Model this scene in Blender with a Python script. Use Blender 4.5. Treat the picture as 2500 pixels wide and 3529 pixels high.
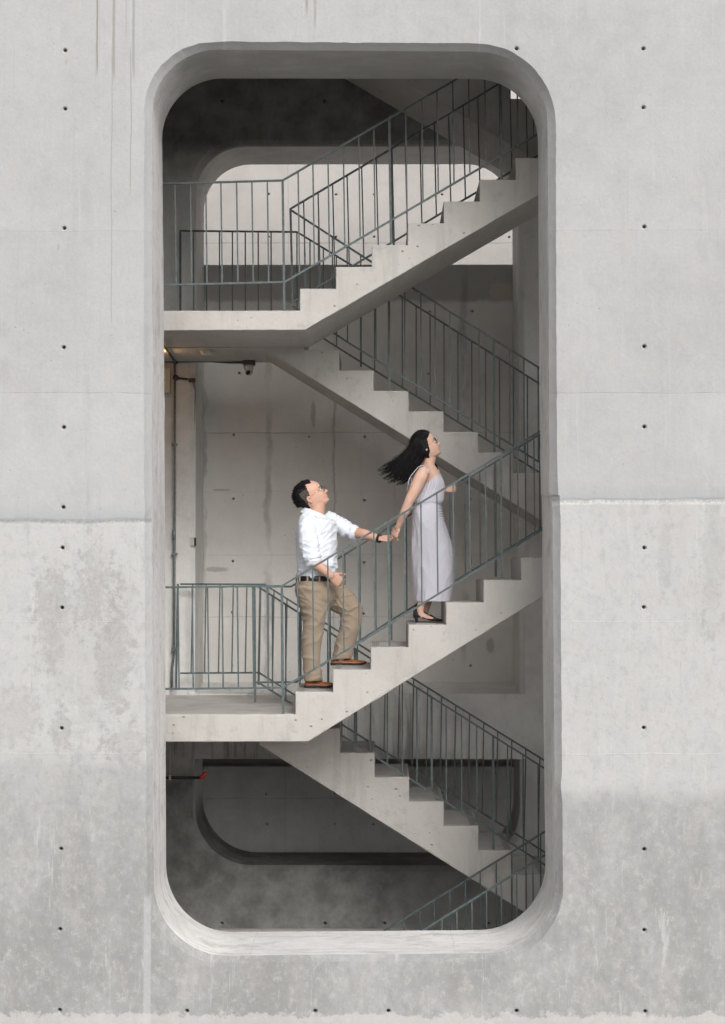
import bpy, bmesh, math, random
from mathutils import Vector, Matrix, noise as mnoise
from mathutils.geometry import tessellate_polygon
random.seed(7)
sc = bpy.context.scene
COL = sc.collection
for o in list(bpy.data.objects): bpy.data.objects.remove(o)
# ------------------------------------------------------------------ camera
F = 6350.0            # focal length in photo pixels (photo 2500 x 3529)
EYE = 3.55
cam = bpy.data.cameras.new('camera')
camo = bpy.data.objects.new('camera', cam); COL.objects.link(camo); sc.camera = camo
PITCH = math.atan(190.5 / F); YAW = math.atan(50 / F)
camo.location = (0, 0, EYE)
camo.rotation_euler = (math.radians(90) + PITCH, 0, YAW)
cam.sensor_fit = 'VERTICAL'; cam.sensor_height = 24.0; cam.lens = 24.0 * F / 3529.0
cam.clip_end = 500; cam.clip_start = 0.1
sc.render.resolution_x = 725; sc.render.resolution_y = 1024
CAMM = Matrix.Translation(Vector((0, 0, EYE))) @ camo.rotation_euler.to_matrix().to_4x4()
ROT = camo.rotation_euler.to_matrix()
def P(x, y, d):
    """world point that shows at photo pixel (x, y) and stands on the plane Y = d"""
    v = ROT @ Vector(((x - 1250) / F, -(y - 1764.5) / F, -1))
    return Vector((v.x * d / v.y, d, EYE + v.z * d / v.y))
S = 2500 / 1624.0
def PD(x, y, d): return P(x * S, y * S, d)
# ------------------------------------------------------------------ world, sun, exposure
SUN_EL, SUN_AZ = math.radians(37), math.radians(20)     # overcast; brightest sky is behind the viewer, to the right
w = bpy.data.worlds.new("World"); sc.world = w; w.use_nodes = True
nt = w.node_tree
bg = nt.nodes['Background']
sky = nt.nodes.new('ShaderNodeTexSky'); sky.sky_type = 'NISHITA'; sky.sun_disc = False
sky.sun_elevation = SUN_EL; sky.sun_rotation = math.radians(180) - SUN_AZ
sky.dust_density = 6; sky.air_density = 1.0; sky.ozone_density = 1.0
hsv = nt.nodes.new('ShaderNodeHueSaturation'); hsv.inputs['Saturation'].default_value = 0.16
nt.links.new(sky.outputs[0], hsv.inputs['Color']); nt.links.new(hsv.outputs[0], bg.inputs['Color'])
bg.inputs['Strength'].default_value = 0.15
sun = bpy.data.lights.new('sun', 'SUN'); sun.energy = 0.9; sun.angle = math.radians(24); sun.color = (1, 0.985, 0.96)
suno = bpy.data.objects.new('sun', sun); COL.objects.link(suno)
sd = Vector((math.sin(SUN_AZ) * math.cos(SUN_EL), -math.cos(SUN_AZ) * math.cos(SUN_EL), math.sin(SUN_EL)))
suno.rotation_euler = (-sd).to_track_quat('-Z', 'Y').to_euler()
sc.view_settings.view_transform = 'Standard'; sc.view_settings.look = 'None'
sc.view_settings.exposure = 0.14; sc.view_settings.gamma = 1
sc.render.engine = 'CYCLES'
sc.cycles.max_bounces = 8; sc.cycles.diffuse_bounces = 6
# ------------------------------------------------------------------ node helper
class G:
    def __init__(s, name):
        s.m = bpy.data.materials.new(name); s.m.use_nodes = True
        s.t = s.m.node_tree; s.b = s.t.nodes['Principled BSDF']; s._pos = None
    def n(s, t, **k):
        x = s.t.nodes.new(t)
        for a, b in k.items(): setattr(x, a, b)
        return x
    def l(s, a, b):
        if isinstance(a, (int, float)): b.default_value = a
        elif isinstance(a, (tuple, list)): b.default_value = tuple(a) + ((1,) if len(a) == 3 and len(b.default_value) == 4 else ())
        else: s.t.links.new(a, b)
    def pos(s):
        if s._pos is None:
            s._geo = s.n('ShaderNodeNewGeometry'); s._pos = s._geo.outputs['Position']
            sp = s.n('ShaderNodeSeparateXYZ'); s.l(s._pos, sp.inputs[0]); s.x, s.y, s.z = sp.outputs
        return s._pos
    def map(s, scale, off=(0, 0, 0)):
        s.pos(); x = s.n('ShaderNodeMapping'); s.l(s._pos, x.inputs[0]); x.inputs['Scale'].default_value = scale; x.inputs['Location'].default_value = off
        return x.outputs[0]
    def noise(s, scale, detail=4, rough=.55, vec=None, dist=0):
        x = s.n('ShaderNodeTexNoise'); s.l(vec if vec is not None else (s.pos()), x.inputs['Vector'])
        x.inputs['Scale'].default_value = scale; x.inputs['Detail'].default_value = detail; x.inputs['Roughness'].default_value = rough; x.inputs['Distortion'].default_value = dist
        return x.outputs['Fac']
    def vor(s, scale, vec=None):
        x = s.n('ShaderNodeTexVoronoi'); s.l(vec if vec is not None else s.pos(), x.inputs['Vector']); x.inputs['Scale'].default_value = scale
        return x.outputs['Distance']
    def math(s, op, a, b=0, c=0, clamp=False):
        x = s.n('ShaderNodeMath', operation=op, use_clamp=clamp); s.l(a, x.inputs[0]); s.l(b, x.inputs[1])
        if op in ('MULTIPLY_ADD', 'SMOOTH_MIN', 'COMPARE'): s.l(c, x.inputs[2])
        return x.outputs[0]
    def rng(s, v, a, b, c=0., d=1., smooth=True):
        x = s.n('ShaderNodeMapRange', interpolation_type='SMOOTHSTEP' if smooth else 'LINEAR'); x.clamp = True
        s.l(v, x.inputs[0]); x.inputs[1].default_value = a; x.inputs[2].default_value = b; x.inputs[3].default_value = c; x.inputs[4].default_value = d
        return x.outputs[0]
    def mix(s, f, a, b, mode='MIX'):
        x = s.n('ShaderNodeMix', data_type='RGBA', blend_type=mode); s.l(f, x.inputs[0]); s.l(a, x.inputs[6]); s.l(b, x.inputs[7])
        return x.outputs[2]
    def bump(s, h, dist=.01, strength=1.0, prev=None):
        x = s.n('ShaderNodeBump'); s.l(h, x.inputs['Height']); x.inputs['Distance'].default_value = dist; x.inputs['Strength'].default_value = strength
        if prev is not None: s.l(prev, x.inputs['Normal'])
        return x.outputs[0]
    def done(s, col, rough=.8, normal=None, spec=.3, metal=0):
        s.l(col, s.b.inputs['Base Color']); s.l(rough, s.b.inputs['Roughness'])
        s.b.inputs['Specular IOR Level'].default_value = spec; s.b.inputs['Metallic'].default_value = metal
        if normal is not None: s.l(normal, s.b.inputs['Normal'])
        return s.m
def plain(name, col, rough=.5, metal=0, var=.12, nscale=30, bump=0.0, spec=.4):
    g = G(name); a = tuple(c * (1 - var) for c in col); b = tuple(min(1, c * (1 + var)) for c in col)
    n = g.noise(nscale, 4)
    return g.done(g.mix(g.rng(n, .3, .7), a, b), rough, g.bump(n, bump) if bump else None, spec, metal)
def zof(ypx, d): return P(1300, ypx, d).z
def xof(xpx, d): return P(xpx, 1955, d).x
def concrete(name, base, light=None, dark=None, streak=.5, pits=.6, grain=.5, extra=None, seams=(), seed=0., mottle=.5, bumpk=1.0, cloud=.55):
    """board-marked, weathered concrete; seams = list of ('x'|'z', position, width, darkness)"""
    g = G(name); g.pos()
    light = light or tuple(min(1, c * 1.16) for c in base); dark = dark or tuple(c * .74 for c in base)
    off = (seed, seed * 1.7, seed * 2.3)
    v = g.map((1, 1, 1), off)
    big = g.noise(.75, 5, .6, v, .6); med = g.noise(4.5, 7, .68, v, .4); fine = g.noise(38, 5, .65, v)
    st = g.noise(1.6, 5, .6, g.map((5.5, 5.5, .45), off), .3)
    c = g.mix(g.rng(big, .34, .66), dark, light)
    c = g.mix(1 - cloud, c, base + (1,))
    c = g.mix(g.math('MULTIPLY', g.rng(med, .42, .72), mottle), c, light + (1,))
    c = g.mix(g.math('MULTIPLY', g.rng(med, .50, .28), mottle), c, dark + (1,))
    c = g.mix(g.math('MULTIPLY', g.rng(st, .52, .76), streak * .6), c, dark + (1,))
    c = g.mix(g.math('MULTIPLY', g.rng(st, .42, .26), streak * .4), c, light + (1,))
    c = g.mix(g.math('MULTIPLY', g.rng(fine, .35, .7), grain * .45), c, dark + (1,))
    # air-bubble pits
    vd = g.vor(13, v); sel = g.noise(3.1, 2, .5, v)
    pit = g.math('MULTIPLY', g.rng(vd, .085, .04), g.rng(sel, .52, .6))
    vd2 = g.vor(34, v); pit2 = g.math('MULTIPLY', g.rng(vd2, .10, .05), g.rng(sel, .42, .62))
    pit = g.math('MAXIMUM', pit, g.math('MULTIPLY', pit2, .7))
    c = g.mix(g.math('MULTIPLY', pit, pits), c, tuple(k * .38 for k in base) + (1,))
    h = g.math('ADD', g.math('MULTIPLY', fine, .35), g.math('MULTIPLY', med, .9))
    h = g.math('SUBTRACT', h, g.math('MULTIPLY', pit, .8 * pits))
    wob = g.math('MULTIPLY', g.math('SUBTRACT', g.noise(2.2, 3), .5), .03)
    for ax, p, wd, dk in seams:
        co = g.x if ax == 'x' else g.z
        dd = g.math('ABSOLUTE', g.math('ADD', g.math('SUBTRACT', co, p), wob))
        mk = g.rng(dd, wd, wd * .3)
        brk = g.rng(g.noise(6, 3), .35, .6, .35, 1.0)
        mk = g.math('MULTIPLY', mk, brk)
        tgt = tuple(k * .5 for k in base) if dk > 0 else tuple(min(1, k * 1.35) for k in base)
        c = g.mix(g.math('MULTIPLY', mk, abs(dk)), c, tgt + (1,))
        h = g.math('SUBTRACT', h, g.math('MULTIPLY', mk, .5 * dk))
    if extra: c, h = extra(g, c, h, base, light, dark)
    return g.done(c, .88, g.bump(h, .006 * bumpk), .25)
# ------------------------------------------------------------------ mesh / object helpers
def mesh(name, verts, faces, mat, smooth=False):
    me = bpy.data.meshes.new(name); me.from_pydata([tuple(v) for v in verts], [], faces)
    bm = bmesh.new(); bm.from_mesh(me); bmesh.ops.recalc_face_normals(bm, faces=bm.faces); bm.to_mesh(me); bm.free()
    for m in (mat if isinstance(mat, (list, tuple)) else [mat]): me.materials.append(m)
    if smooth: me.polygons.foreach_set('use_smooth', [True] * len(me.polygons))
    return me
def tag(o, label=None, cat=None, group=None, kind=None):
    if label: o['label'] = label
    if cat: o['category'] = cat
    if group: o['group'] = group
    if kind: o['kind'] = kind
    return o
def empty(name, loc, label, cat, group=None):
    o = bpy.data.objects.new(name, None); COL.objects.link(o); o.location = loc; o.empty_display_size = .1
    return tag(o, label, cat, group)
class MB:
    def __init__(s): s.v = []; s.f = []
    def add(s, v, f):
        k = len(s.v); s.v += [Vector(q) for q in v]; s.f += [tuple(i + k for i in q) for q in f]; return s
    def box(s, a, b, bev=0):
        (x0, y0, z0), (x1, y1, z1) = a, b
        if bev <= 0:
            return s.add([(x0, y0, z0), (x1, y0, z0), (x1, y1, z0), (x0, y1, z0), (x0, y0, z1), (x1, y0, z1), (x1, y1, z1), (x0, y1, z1)],
                         [(0, 3, 2, 1), (4, 5, 6, 7), (0, 1, 5, 4), (1, 2, 6, 5), (2, 3, 7, 6), (3, 0, 4, 7)])
        bm = bmesh.new(); bmesh.ops.create_cube(bm, size=1)
        for v in bm.verts: v.co = Vector(((x0 + x1) / 2 + v.co.x * (x1 - x0), (y0 + y1) / 2 + v.co.y * (y1 - y0), (z0 + z1) / 2 + v.co.z * (z1 - z0)))
        bmesh.ops.bevel(bm, geom=bm.edges[:], offset=bev, segments=2, affect='EDGES', profile=.5)
        bm.verts.index_update(); s.add([v.co.copy() for v in bm.verts], [tuple(v.index for v in f.verts) for f in bm.faces]); bm.free(); return s
    def loft(s, rings, cap=True, closed=False):
        k = len(s.v); n = len(rings[0])
        for r in rings: s.v += [Vector(q) for q in r]
        m = len(rings)
        for i in range(m - 1 + (1 if closed else 0)):
            a = k + i * n; b = k + ((i + 1) % m) * n
            for j in range(n): s.f.append((a + j, a + (j + 1) % n, b + (j + 1) % n, b + j))
        if cap and not closed:
            for i, flip in ((0, 1), (m - 1, 0)):
                c = len(s.v); s.v.append(sum((Vector(q) for q in rings[i]), Vector()) / n); a = k + i * n
                for j in range(n): s.f.append((a + (j + 1) % n, a + j, c) if flip else (a + j, a + (j + 1) % n, c))
        return s
    def tube(s, pts, rad, n=8, ref=None, cap=True, sq=1.0):
        """chain of rings along pts; rad number, list, or list of (a, b)"""
        pts = [Vector(p) for p in pts]; m = len(pts)
        if not isinstance(rad, (list, tuple)): rad = [rad] * m
        rings = []; u = None
        for i, p in enumerate(pts):
            t = (pts[min(i + 1, m - 1)] - pts[max(i - 1, 0)]).normalized()
            if ref is not None: u = Vector(ref)
            elif u is None: u = Vector((0, 0, 1)) if abs(t.z) < .9 else Vector((1, 0, 0))
            u = (u - t * u.dot(t)).normalized(); w_ = t.cross(u)
            ra, rb = rad[i] if isinstance(rad[i], (list, tuple)) else (rad[i], rad[i])
            ring = []
            for j in range(n):
                th = 2 * math.pi * (j + .5) / n; c_, s_ = math.cos(th), math.sin(th)
                if sq != 1.0: c_ = math.copysign(abs(c_) ** sq, c_); s_ = math.copysign(abs(s_) ** sq, s_)
                ring.append(p + u * ra * c_ + w_ * rb * s_)
            rings.append(ring)
        return s.loft(rings, cap)
    def capsule(s, pts, rad, n=16, ref=None):
        """tube with rounded ends"""
        pts = [Vector(p) for p in pts]; m = len(pts)
        if not isinstance(rad, (list, tuple)): rad = [rad] * m
        R = [r if isinstance(r, (list, tuple)) else (r, r) for r in rad]
        P_, Q = [], []
        t0 = (pts[0] - pts[1]).normalized(); t1 = (pts[-1] - pts[-2]).normalized()
        for k in range(4, 0, -1):
            a = k * math.pi / 2 / 4.6; e = min(R[0])
            P_.append(pts[0] + t0 * math.sin(a) * e); Q.append((R[0][0] * math.cos(a), R[0][1] * math.cos(a)))
        P_ += pts; Q += R
        for k in range(1, 5):
            a = k * math.pi / 2 / 4.6; e = min(R[-1])
            P_.append(pts[-1] + t1 * math.sin(a) * e); Q.append((R[-1][0] * math.cos(a), R[-1][1] * math.cos(a)))
        return s.tube(P_, Q, n, ref)
    def ball(s, c, r, n=12, rot=None):
        c = Vector(c); r = r if isinstance(r, (tuple, list)) else (r, r, r); rings = []
        for i in range(1, n):
            ph = math.pi * i / n
            ring = []
            for j in range(n * 2):
                th = math.pi * j / n; q = Vector((math.sin(ph) * math.cos(th) * r[0], math.sin(ph) * math.sin(th) * r[1], math.cos(ph) * r[2]))
                ring.append(c + (rot @ q if rot else q))
            rings.append(ring)
        return s.loft(rings, True)
    def obj(s, name, mat, parent=None, smooth=False, loc=None):
        base = Vector(parent.matrix_world.translation if parent is None else pbase(parent)) if parent is not None else Vector(loc or (0, 0, 0))
        me = mesh(name, [v - base for v in s.v], s.f, mat, smooth)
        o = bpy.data.objects.new(name, me); COL.objects.link(o)
        if parent is not None: o.parent = parent
        else: o.location = base
        return o
def pbase(o):
    v = Vector((0, 0, 0))
    while o is not None: v += o.location; o = o.parent
    return v
def smoothstep(a, b, x):
    t = max(0, min(1, (x - a) / (b - a))); return t * t * (3 - 2 * t)
# jitter used for broken concrete arrises
def rag(p, amp, sc_=9.0):
    n1 = mnoise.noise(p * sc_); n2 = mnoise.noise(p * sc_ * 3.7 + Vector((9, 2, 5)))
    chip = max(0, mnoise.noise(p * 5.3 + Vector((3, 8, 1))) - .38) * 2.2
    return amp * (.6 * n1 + .45 * n2) - amp * 2.2 * chip
def prism(poly, y0, y1, amp=.0045, step=.03, bev=.005):
    """polygon [(x, z)] swept from y0 to y1, near arris worn and chamfered"""
    pts = []; n = len(poly)
    for i in range(n):
        a = Vector(poly[i]); b = Vector(poly[(i + 1) % n]); L = (b - a).length; k = max(1, int(L / step))
        for j in range(k): pts.append(a.lerp(b, j / k))
    area = sum(pts[i].x * pts[(i + 1) % len(pts)].y - pts[(i + 1) % len(pts)].x * pts[i].y for i in range(len(pts)))
    sg = 1 if area > 0 else -1
    m = len(pts); out = [[], [], []]
    for i in range(m):
        t = (pts[(i + 1) % m] - pts[i - 1]); t = t.normalized() if t.length > 1e-9 else Vector((1, 0)); nn = Vector((t.y, -t.x)) * sg
        p3 = Vector((pts[i].x, y0, pts[i].y)); j1 = rag(p3, amp) - max(0, mnoise.noise(p3 * 4.1 + Vector((1, 7, 3))) - .42) * .045; j2 = rag(p3 + Vector((0, 5, 0)), amp * .5)
        q0 = pts[i] + nn * (j1 - bev); q1 = pts[i] + nn * j2; q2 = pts[i]
        out[0].append(Vector((q0.x, y0, q0.y))); out[1].append(Vector((q1.x, y0 + bev * 1.2, q1.y))); out[2].append(Vector((q2.x, y1, q2.y)))
    mb = MB(); mb.loft(out, cap=False)
    for r, fl in ((0, 0), (2, 1)):
        tri = tessellate_polygon([[Vector((q.x, q.z, 0)) for q in out[r]]])
        mb.f += [tuple(r * m + k for k in (t if not fl else t[::-1])) for t in tri]
    return mb
def sheet(outer, holes, y):
    """flat face on plane Y=y with holes; outer, holes = lists of (x, z)"""
    polys = [[Vector((p[0], p[1], 0)) for p in q] for q in [outer] + holes]
    tri = tessellate_polygon(polys); flat = [p for q in polys for p in q]
    return [Vector((p.x, y, p.y)) for p in flat], [tuple(t) for t in tri]
def tie_loop(c, r=.021, n=14): return [(c.x + r * math.cos(2 * math.pi * k / n), c.z + r * math.sin(2 * math.pi * k / n)) for k in range(n)]
def add_ties(mb, ties, y, r=.021, cone=True):
    for c in ties:
        R = []
        for rr, dy in (((r, 0), (r * .70, .007), (r * .60, .010), (r * .55, .09)) if cone else ((r, 0), (r * .97, .004), (r * .95, .008), (r * .9, .09))):
            R.append([Vector((x, y + dy, z)) for x, z in tie_loop(Vector((c.x, 0, c.z + (r * .12 if dy > .008 else 0))), rr)])
        k = len(mb.v); mb.loft(R, cap=False); c0 = len(mb.v); mb.v.append(Vector((c.x, y + .09, c.z)))
        n = len(R[0]); mb.f += [(k + 3 * n + j, k + 3 * n + (j + 1) % n, c0) for j in range(n)]
def resample(pts, n, last=False):
    L = [0]
    for a, b in zip(pts, pts[1:]): L.append(L[-1] + (b - a).length)
    out = []
    for i in range(n):
        s_ = L[-1] * i / (n if not last else n - 1); k = 0
        while k < len(L) - 2 and L[k + 1] < s_: k += 1
        t = (s_ - L[k]) / max(1e-9, L[k + 1] - L[k]); a, b = pts[k], pts[k + 1]
        # catmull-rom for the arcs
        p0 = pts[k - 1] if k > 0 else a * 2 - b; p3 = pts[k + 2] if k + 2 < len(pts) else b * 2 - a
        out.append(.5 * ((2 * a) + (b - p0) * t + (2 * p0 - 5 * a + 4 * b - p3) * t * t + (3 * a - p0 - 3 * b + p3) * t ** 3))
    return out
# ------------------------------------------------------------------ depths (metres from the viewer)
YF, YFB = 14.05, 15.0           # front wall
YA0, YA1 = 15.25, 16.40         # near flights
YB0, YB1 = 16.44, 17.55         # far flights
YW, YWB = 17.65, 18.50          # back wall
YI = 18.50                      # infill wall
YO, YL = 22.4, 19.6             # outer wall, low outer wall
RN, RI, RJ, RO = 15.30, 16.35, 16.50, 17.52   # railing planes
TOP, XL, XR = EYE + 5.55, -4.6, 3.4
# ------------------------------------------------------------------ materials
def front_extra(g, c, h, base, light, dark):
    M = lambda *a: g.math('MULTIPLY', *a); A = lambda *a: g.math('ADD', *a); Sb = lambda *a: g.math('SUBTRACT', *a)
    right = g.rng(g.x, -.3, .3, 0, 1)
    zl = zof(1797, YF); zr = zof(1728, YF)
    wob = M(Sb(g.noise(2.6, 6, .65), .5), .06)
    zj = A(zl, M(right, zr - zl)); dz = Sb(A(g.z, wob), zj)
    low = g.rng(dz, .01, -.01)
    # crumbly bluish band on top of the pour joint, bright lip under it on the right
    grit = g.noise(42, 6, .8)
    c = g.mix(M(g.rng(dz, .17, .0), g.rng(dz, -.02, .0), .55), c, (.33, .345, .35, 1))
    c = g.mix(M(g.rng(g.math('ABSOLUTE', A(dz, .005)), .022, .006), g.rng(grit, .45, .6), Sb(1, right)) if False else M(M(g.rng(g.math('ABSOLUTE', A(dz, .005)), .024, .006), g.rng(grit, .40, .6)), .8), c, g.mix(right, (.20, .20, .195, 1), (.62, .60, .57, 1)))
    h = Sb(h, M(g.rng(g.math('ABSOLUTE', dz), .03, .005), M(grit, 1.2)))
    # pale field under the joint
    c = g.mix(M(low, .35), c, (.50, .49, .485, 1))
    # mottled grime: stronger towards the foot, edge at its own lift line on each side
    fine = g.noise(16, 9, .78, g.map((1, 1, .8), (3, 1, 7))); med = g.noise(3.4, 8, .7, g.map((1, 1, .6), (8, 1, 3))); bigm = g.noise(.9, 4, .6, g.map((1, 1, .7), (4, 0, 3)))
    ze = A(zof(2593, YF), M(right, zof(2715, YF) - zof(2593, YF)))
    foot = M(g.rng(A(Sb(g.z, ze), M(Sb(g.noise(5, 7, .7), .5), .25)), .07, -.16), g.rng(g.z, zof(2400, YF), zof(3200, YF), .5, 1.0))
    k = M(foot, g.rng(A(M(med, .75), M(bigm, .5)), .46, .76, .48, .95))
    c = g.mix(k, c, (.235, .235, .232, 1))
    c = g.mix(M(M(foot, g.rng(fine, .50, .66)), .55), c, (.43, .42, .41, 1))
    c = g.mix(M(M(foot, g.rng(fine, .46, .34)), .5), c, (.20, .205, .21, 1))
    c = g.mix(M(M(low, g.rng(fine, .50, .40)), .28), c, (.28, .28, .28, 1))
    runs = g.noise(1, 6, .75, g.map((9, 1, 1.1), (2, 0, 1)), .25)
    c = g.mix(M(M(low, g.rng(runs, .58, .66)), .55), c, (.47, .465, .46, 1))
    runs2 = g.noise(1, 6, .75, g.map((15, 1, .8), (5, 0, 9)), .2)
    c = g.mix(M(M(low, g.rng(runs2, .60, .68)), .40), c, (.25, .25, .245, 1))
    pr = M(g.rng(g.math('ABSOLUTE', Sb(g.x, fx(333))), .035, .02), g.rng(g.z, fz(1990), fz(2030))); c = g.mix(M(pr, .5), c, (.44, .445, .45, 1))
    # named damp patches, lower left, and a rough one under the joint on the right
    for (cx, cz, sx, sz, a) in ((xof(185, YF), zof(2110, YF), .13, .42, .75), (xof(330, YF), zof(2010, YF), .15, .42, .75), (xof(395, YF), zof(2300, YF), .14, .50, .75), (xof(215, YF), zof(2500, YF), .09, .24, .8), (xof(60, YF), zof(2480, YF), .25, .25, .5), (xof(430, YF), zof(2560, YF), .16, .18, .7), (xof(300, YF), zof(2240, YF), .40, .75, .38), (xof(2460, YF), zof(1930, YF), .12, .55, .5), (xof(2290, YF), zof(1880, YF), .06, .35, .4)):
        ex = g.math('DIVIDE', Sb(g.x, cx), sx); ez = g.math('DIVIDE', Sb(g.z, cz), sz)
        r = g.math('SQRT', A(M(ex, ex), M(ez, ez)))
        r = A(r, M(Sb(med, .5), 2.3)); r = A(r, M(Sb(fine, .5), 3.6))
        c = g.mix(M(M(g.rng(r, 1.1, .6), a * .8), g.rng(grit, .30, .62, 1, .45)), c, (.275, .27, .262, 1))
    for za, a in ((515 * S, -.05), (880 * S, .025)):
        zz = zof(za, YF); m = M(g.rng(g.z, zz + .008, zz - .008), g.rng(g.z, zz - 1.6, zz))
        c = g.mix(M(m, abs(a)), c, ((.2, .2, .2, 1) if a < 0 else (.8, .8, .8, 1)))
    # fine trowel mottle, cool and warm, over the whole face
    m1 = g.noise(22, 8, .8, g.map((1, 1, .7), (6, 2, 1))); m2 = g.noise(5, 7, .75, g.map((1, 1, .6), (1, 6, 2)))
    c = g.mix(M(g.rng(m1, .54, .66), .22), c, (.52, .515, .51, 1)); c = g.mix(M(g.rng(m1, .44, .34), .28), c, (.27, .27, .27, 1))
    c = g.mix(M(g.rng(m2, .52, .66), .30), c, (.42, .395, .37, 1)); c = g.mix(M(g.rng(m2, .46, .34), .30), c, (.34, .36, .37, 1))
    s1 = g.noise(1, 5, .7, g.map((22, 1, .7), (3, 0, 5))); c = g.mix(M(g.rng(s1, .60, .70), .22), c, (.27, .27, .265, 1)); c = g.mix(M(g.rng(s1, .42, .32), .20), c, (.50, .50, .50, 1))
    # run-down drips at the top
    wv = M(Sb(g.noise(1.4, 3), .5), .035)
    for px, y0, y1, wd, a in ((328, -100, 272, .009, .8), (386, -100, 290, .014, .6), (380, 200, 1140, .006, .4), (456, -100, 290, .013, .5), (446, 200, 690, .007, .45), (1057, -100, 70, .013, .6), (1085, -100, 120, .015, .45), (430, -50, 150, .006, .3)):
        d = g.math('ABSOLUTE', Sb(A(g.x, wv), xof(px, YF))); m = M(g.rng(d, wd, wd * .5), g.rng(g.z, zof(y1, YF), zof(y1 - 60, YF)))
        if y0 > 0: m = M(m, g.rng(g.z, zof(y0 - 60, YF), zof(y0, YF)))
        c = g.mix(M(m, a), c, (.225, .215, .175, 1))
    # splashed spots, upper left
    sp = g.n('ShaderNodeTexVoronoi'); g.l(g.map((9, 1, 3.2), (1, 0, 2)), sp.inputs['Vector']); sp.inputs['Scale'].default_value = 1.6
    m = M(M(g.rng(sp.outputs['Distance'], .16, .10), g.rng(g.x, xof(330, YF), xof(230, YF))), M(g.rng(g.z, zof(1300, YF), zof(900, YF)), g.rng(g.noise(2.3, 2), .50, .56)))
    c = g.mix(M(m, .40), c, (.25, .235, .20, 1))
    # pale splash line where the wall meets the ground
    ed = A(g.z, M(Sb(g.noise(9, 8, .75), .5), .26))
    c = g.mix(M(g.rng(ed, zof(3492, YF), zof(3500, YF)), .5), c, (.52, .50, .49, 1))
    return c, h
fz = lambda y: zof(y * S, YF)
fx = lambda x: xof(x * S, YF)
m_front = concrete('weathered_front_concrete', (.385, .385, .39), (.445, .445, .45), (.32, .32, .32), streak=.5, pits=.45, grain=.5, seed=1.3, mottle=.34, cloud=.30,
    seams=[('z', fz(880), .006, .3), ('z', fz(1688), .006, -.35), ('z', fz(517), .004, .2), ('x', fx(1076), .010, -.35), ('x', fx(499), .02, -.3), ('z', fz(1392), .005, -.3)], extra=front_extra)
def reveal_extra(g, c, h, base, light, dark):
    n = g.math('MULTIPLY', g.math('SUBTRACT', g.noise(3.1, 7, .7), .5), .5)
    top = g.rng(g.math('ADD', g.z, g.math('MULTIPLY', n, .5)), zof(330, 14.6), zof(215, 14.6)); top = g.math('MULTIPLY', top, g.rng(g.y, 14.09, 14.14))  # soffit shade painted into the colour, its edge broken by noise
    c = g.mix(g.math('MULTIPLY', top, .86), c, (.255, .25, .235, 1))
    # rows of short dark form marks on both jambs
    col = g.math('FRACT', g.math('MULTIPLY', g.y, 13.0)); col = g.math('MULTIPLY', g.rng(col, .30, .38), g.rng(col, .62, .54)); col = g.math('MULTIPLY', col, g.math('MULTIPLY', g.rng(g.y, 14.42, 14.46), g.rng(g.y, 14.94, 14.9)))
    sl = g.math('ADD', g.z, g.math('MULTIPLY', g.math('SUBTRACT', g.y, 14.6), -.10)); rows = None
    for py in (2592, 2700, 2716, 2745, 2790):
        r_ = g.rng(g.math('ABSOLUTE', g.math('SUBTRACT', sl, zof(py, 14.65))), .020, .013); rows = r_ if rows is None else g.math('MAXIMUM', rows, r_)
    c = g.mix(g.math('MULTIPLY', g.math('MULTIPLY', col, rows), g.math('MULTIPLY', g.rng(g.noise(6, 3), .40, .55), .55)), c, (.10, .10, .10, 1))
    dm = g.noise(4, 8, .75, g.map((.6, 1, 1), (4, 4, 4))); c = g.mix(g.math('MULTIPLY', g.rng(dm, .50, .66), .5), c, (.36, .34, .325, 1)); dm2 = g.noise(26, 7, .8, g.map((.35, 1, 1))); c = g.mix(g.math('MULTIPLY', g.rng(dm2, .52, .62), .35), c, (.38, .365, .35, 1))
    lines = g.noise(1, 5, .6, g.map((1, 14, .8), (1, 3, 5)))
    c = g.mix(g.math('MULTIPLY', g.rng(lines, .54, .68), .28), c, (.30, .29, .28, 1))
    return c, h
m_reveal = concrete('reveal_concrete', (.70, .69, .68), streak=.2, pits=.35, grain=.5, seed=5.1, mottle=.4, seams=[('x', xof(875, 14.5), .006, .4), ('x', xof(1560, 14.5), .005, .35)], extra=reveal_extra)
def stair_extra(g, c, h, base, light, dark):
    n = g.noise(6, 7, .75, g.map((1, 1, 1), (2, 9, 4))); c = g.mix(g.math('MULTIPLY', g.rng(n, .54, .66), .45), c, tuple(k * .68 for k in base) + (1,))
    dr = g.noise(1, 4, .6, g.map((11, 1, 1.2))); c = g.mix(g.math('MULTIPLY', g.rng(dr, .52, .66), .40), c, tuple(k * .74 for k in base) + (1,))
    ch = g.vor(9.5, g.map((1, 1, 1.6), (5, 5, 5))); m = g.math('MULTIPLY', g.rng(g.math('ADD', ch, g.math('MULTIPLY', n, .12)), .175, .145), g.rng(g.noise(2.7, 2), .53, .57))
    c = g.mix(g.math('MULTIPLY', m, .7), c, tuple(k * .35 for k in base) + (1,)); h = g.math('SUBTRACT', h, m)
    return c, h
m_stair = concrete('painted_stair_concrete', (.43, .412, .388), (.475, .455, .43), (.36, .343, .322), streak=.12, pits=.75, grain=.25, seed=3.7, mottle=.3, bumpk=1.2, extra=stair_extra)
m_tread = concrete('worn_tread_concrete', (.45, .435, .415), streak=0, pits=.3, grain=.7, seed=2.2, mottle=.8)
bx_ = lambda x: xof(x, YI); bz_ = lambda y: zof(y, YI)
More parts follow.
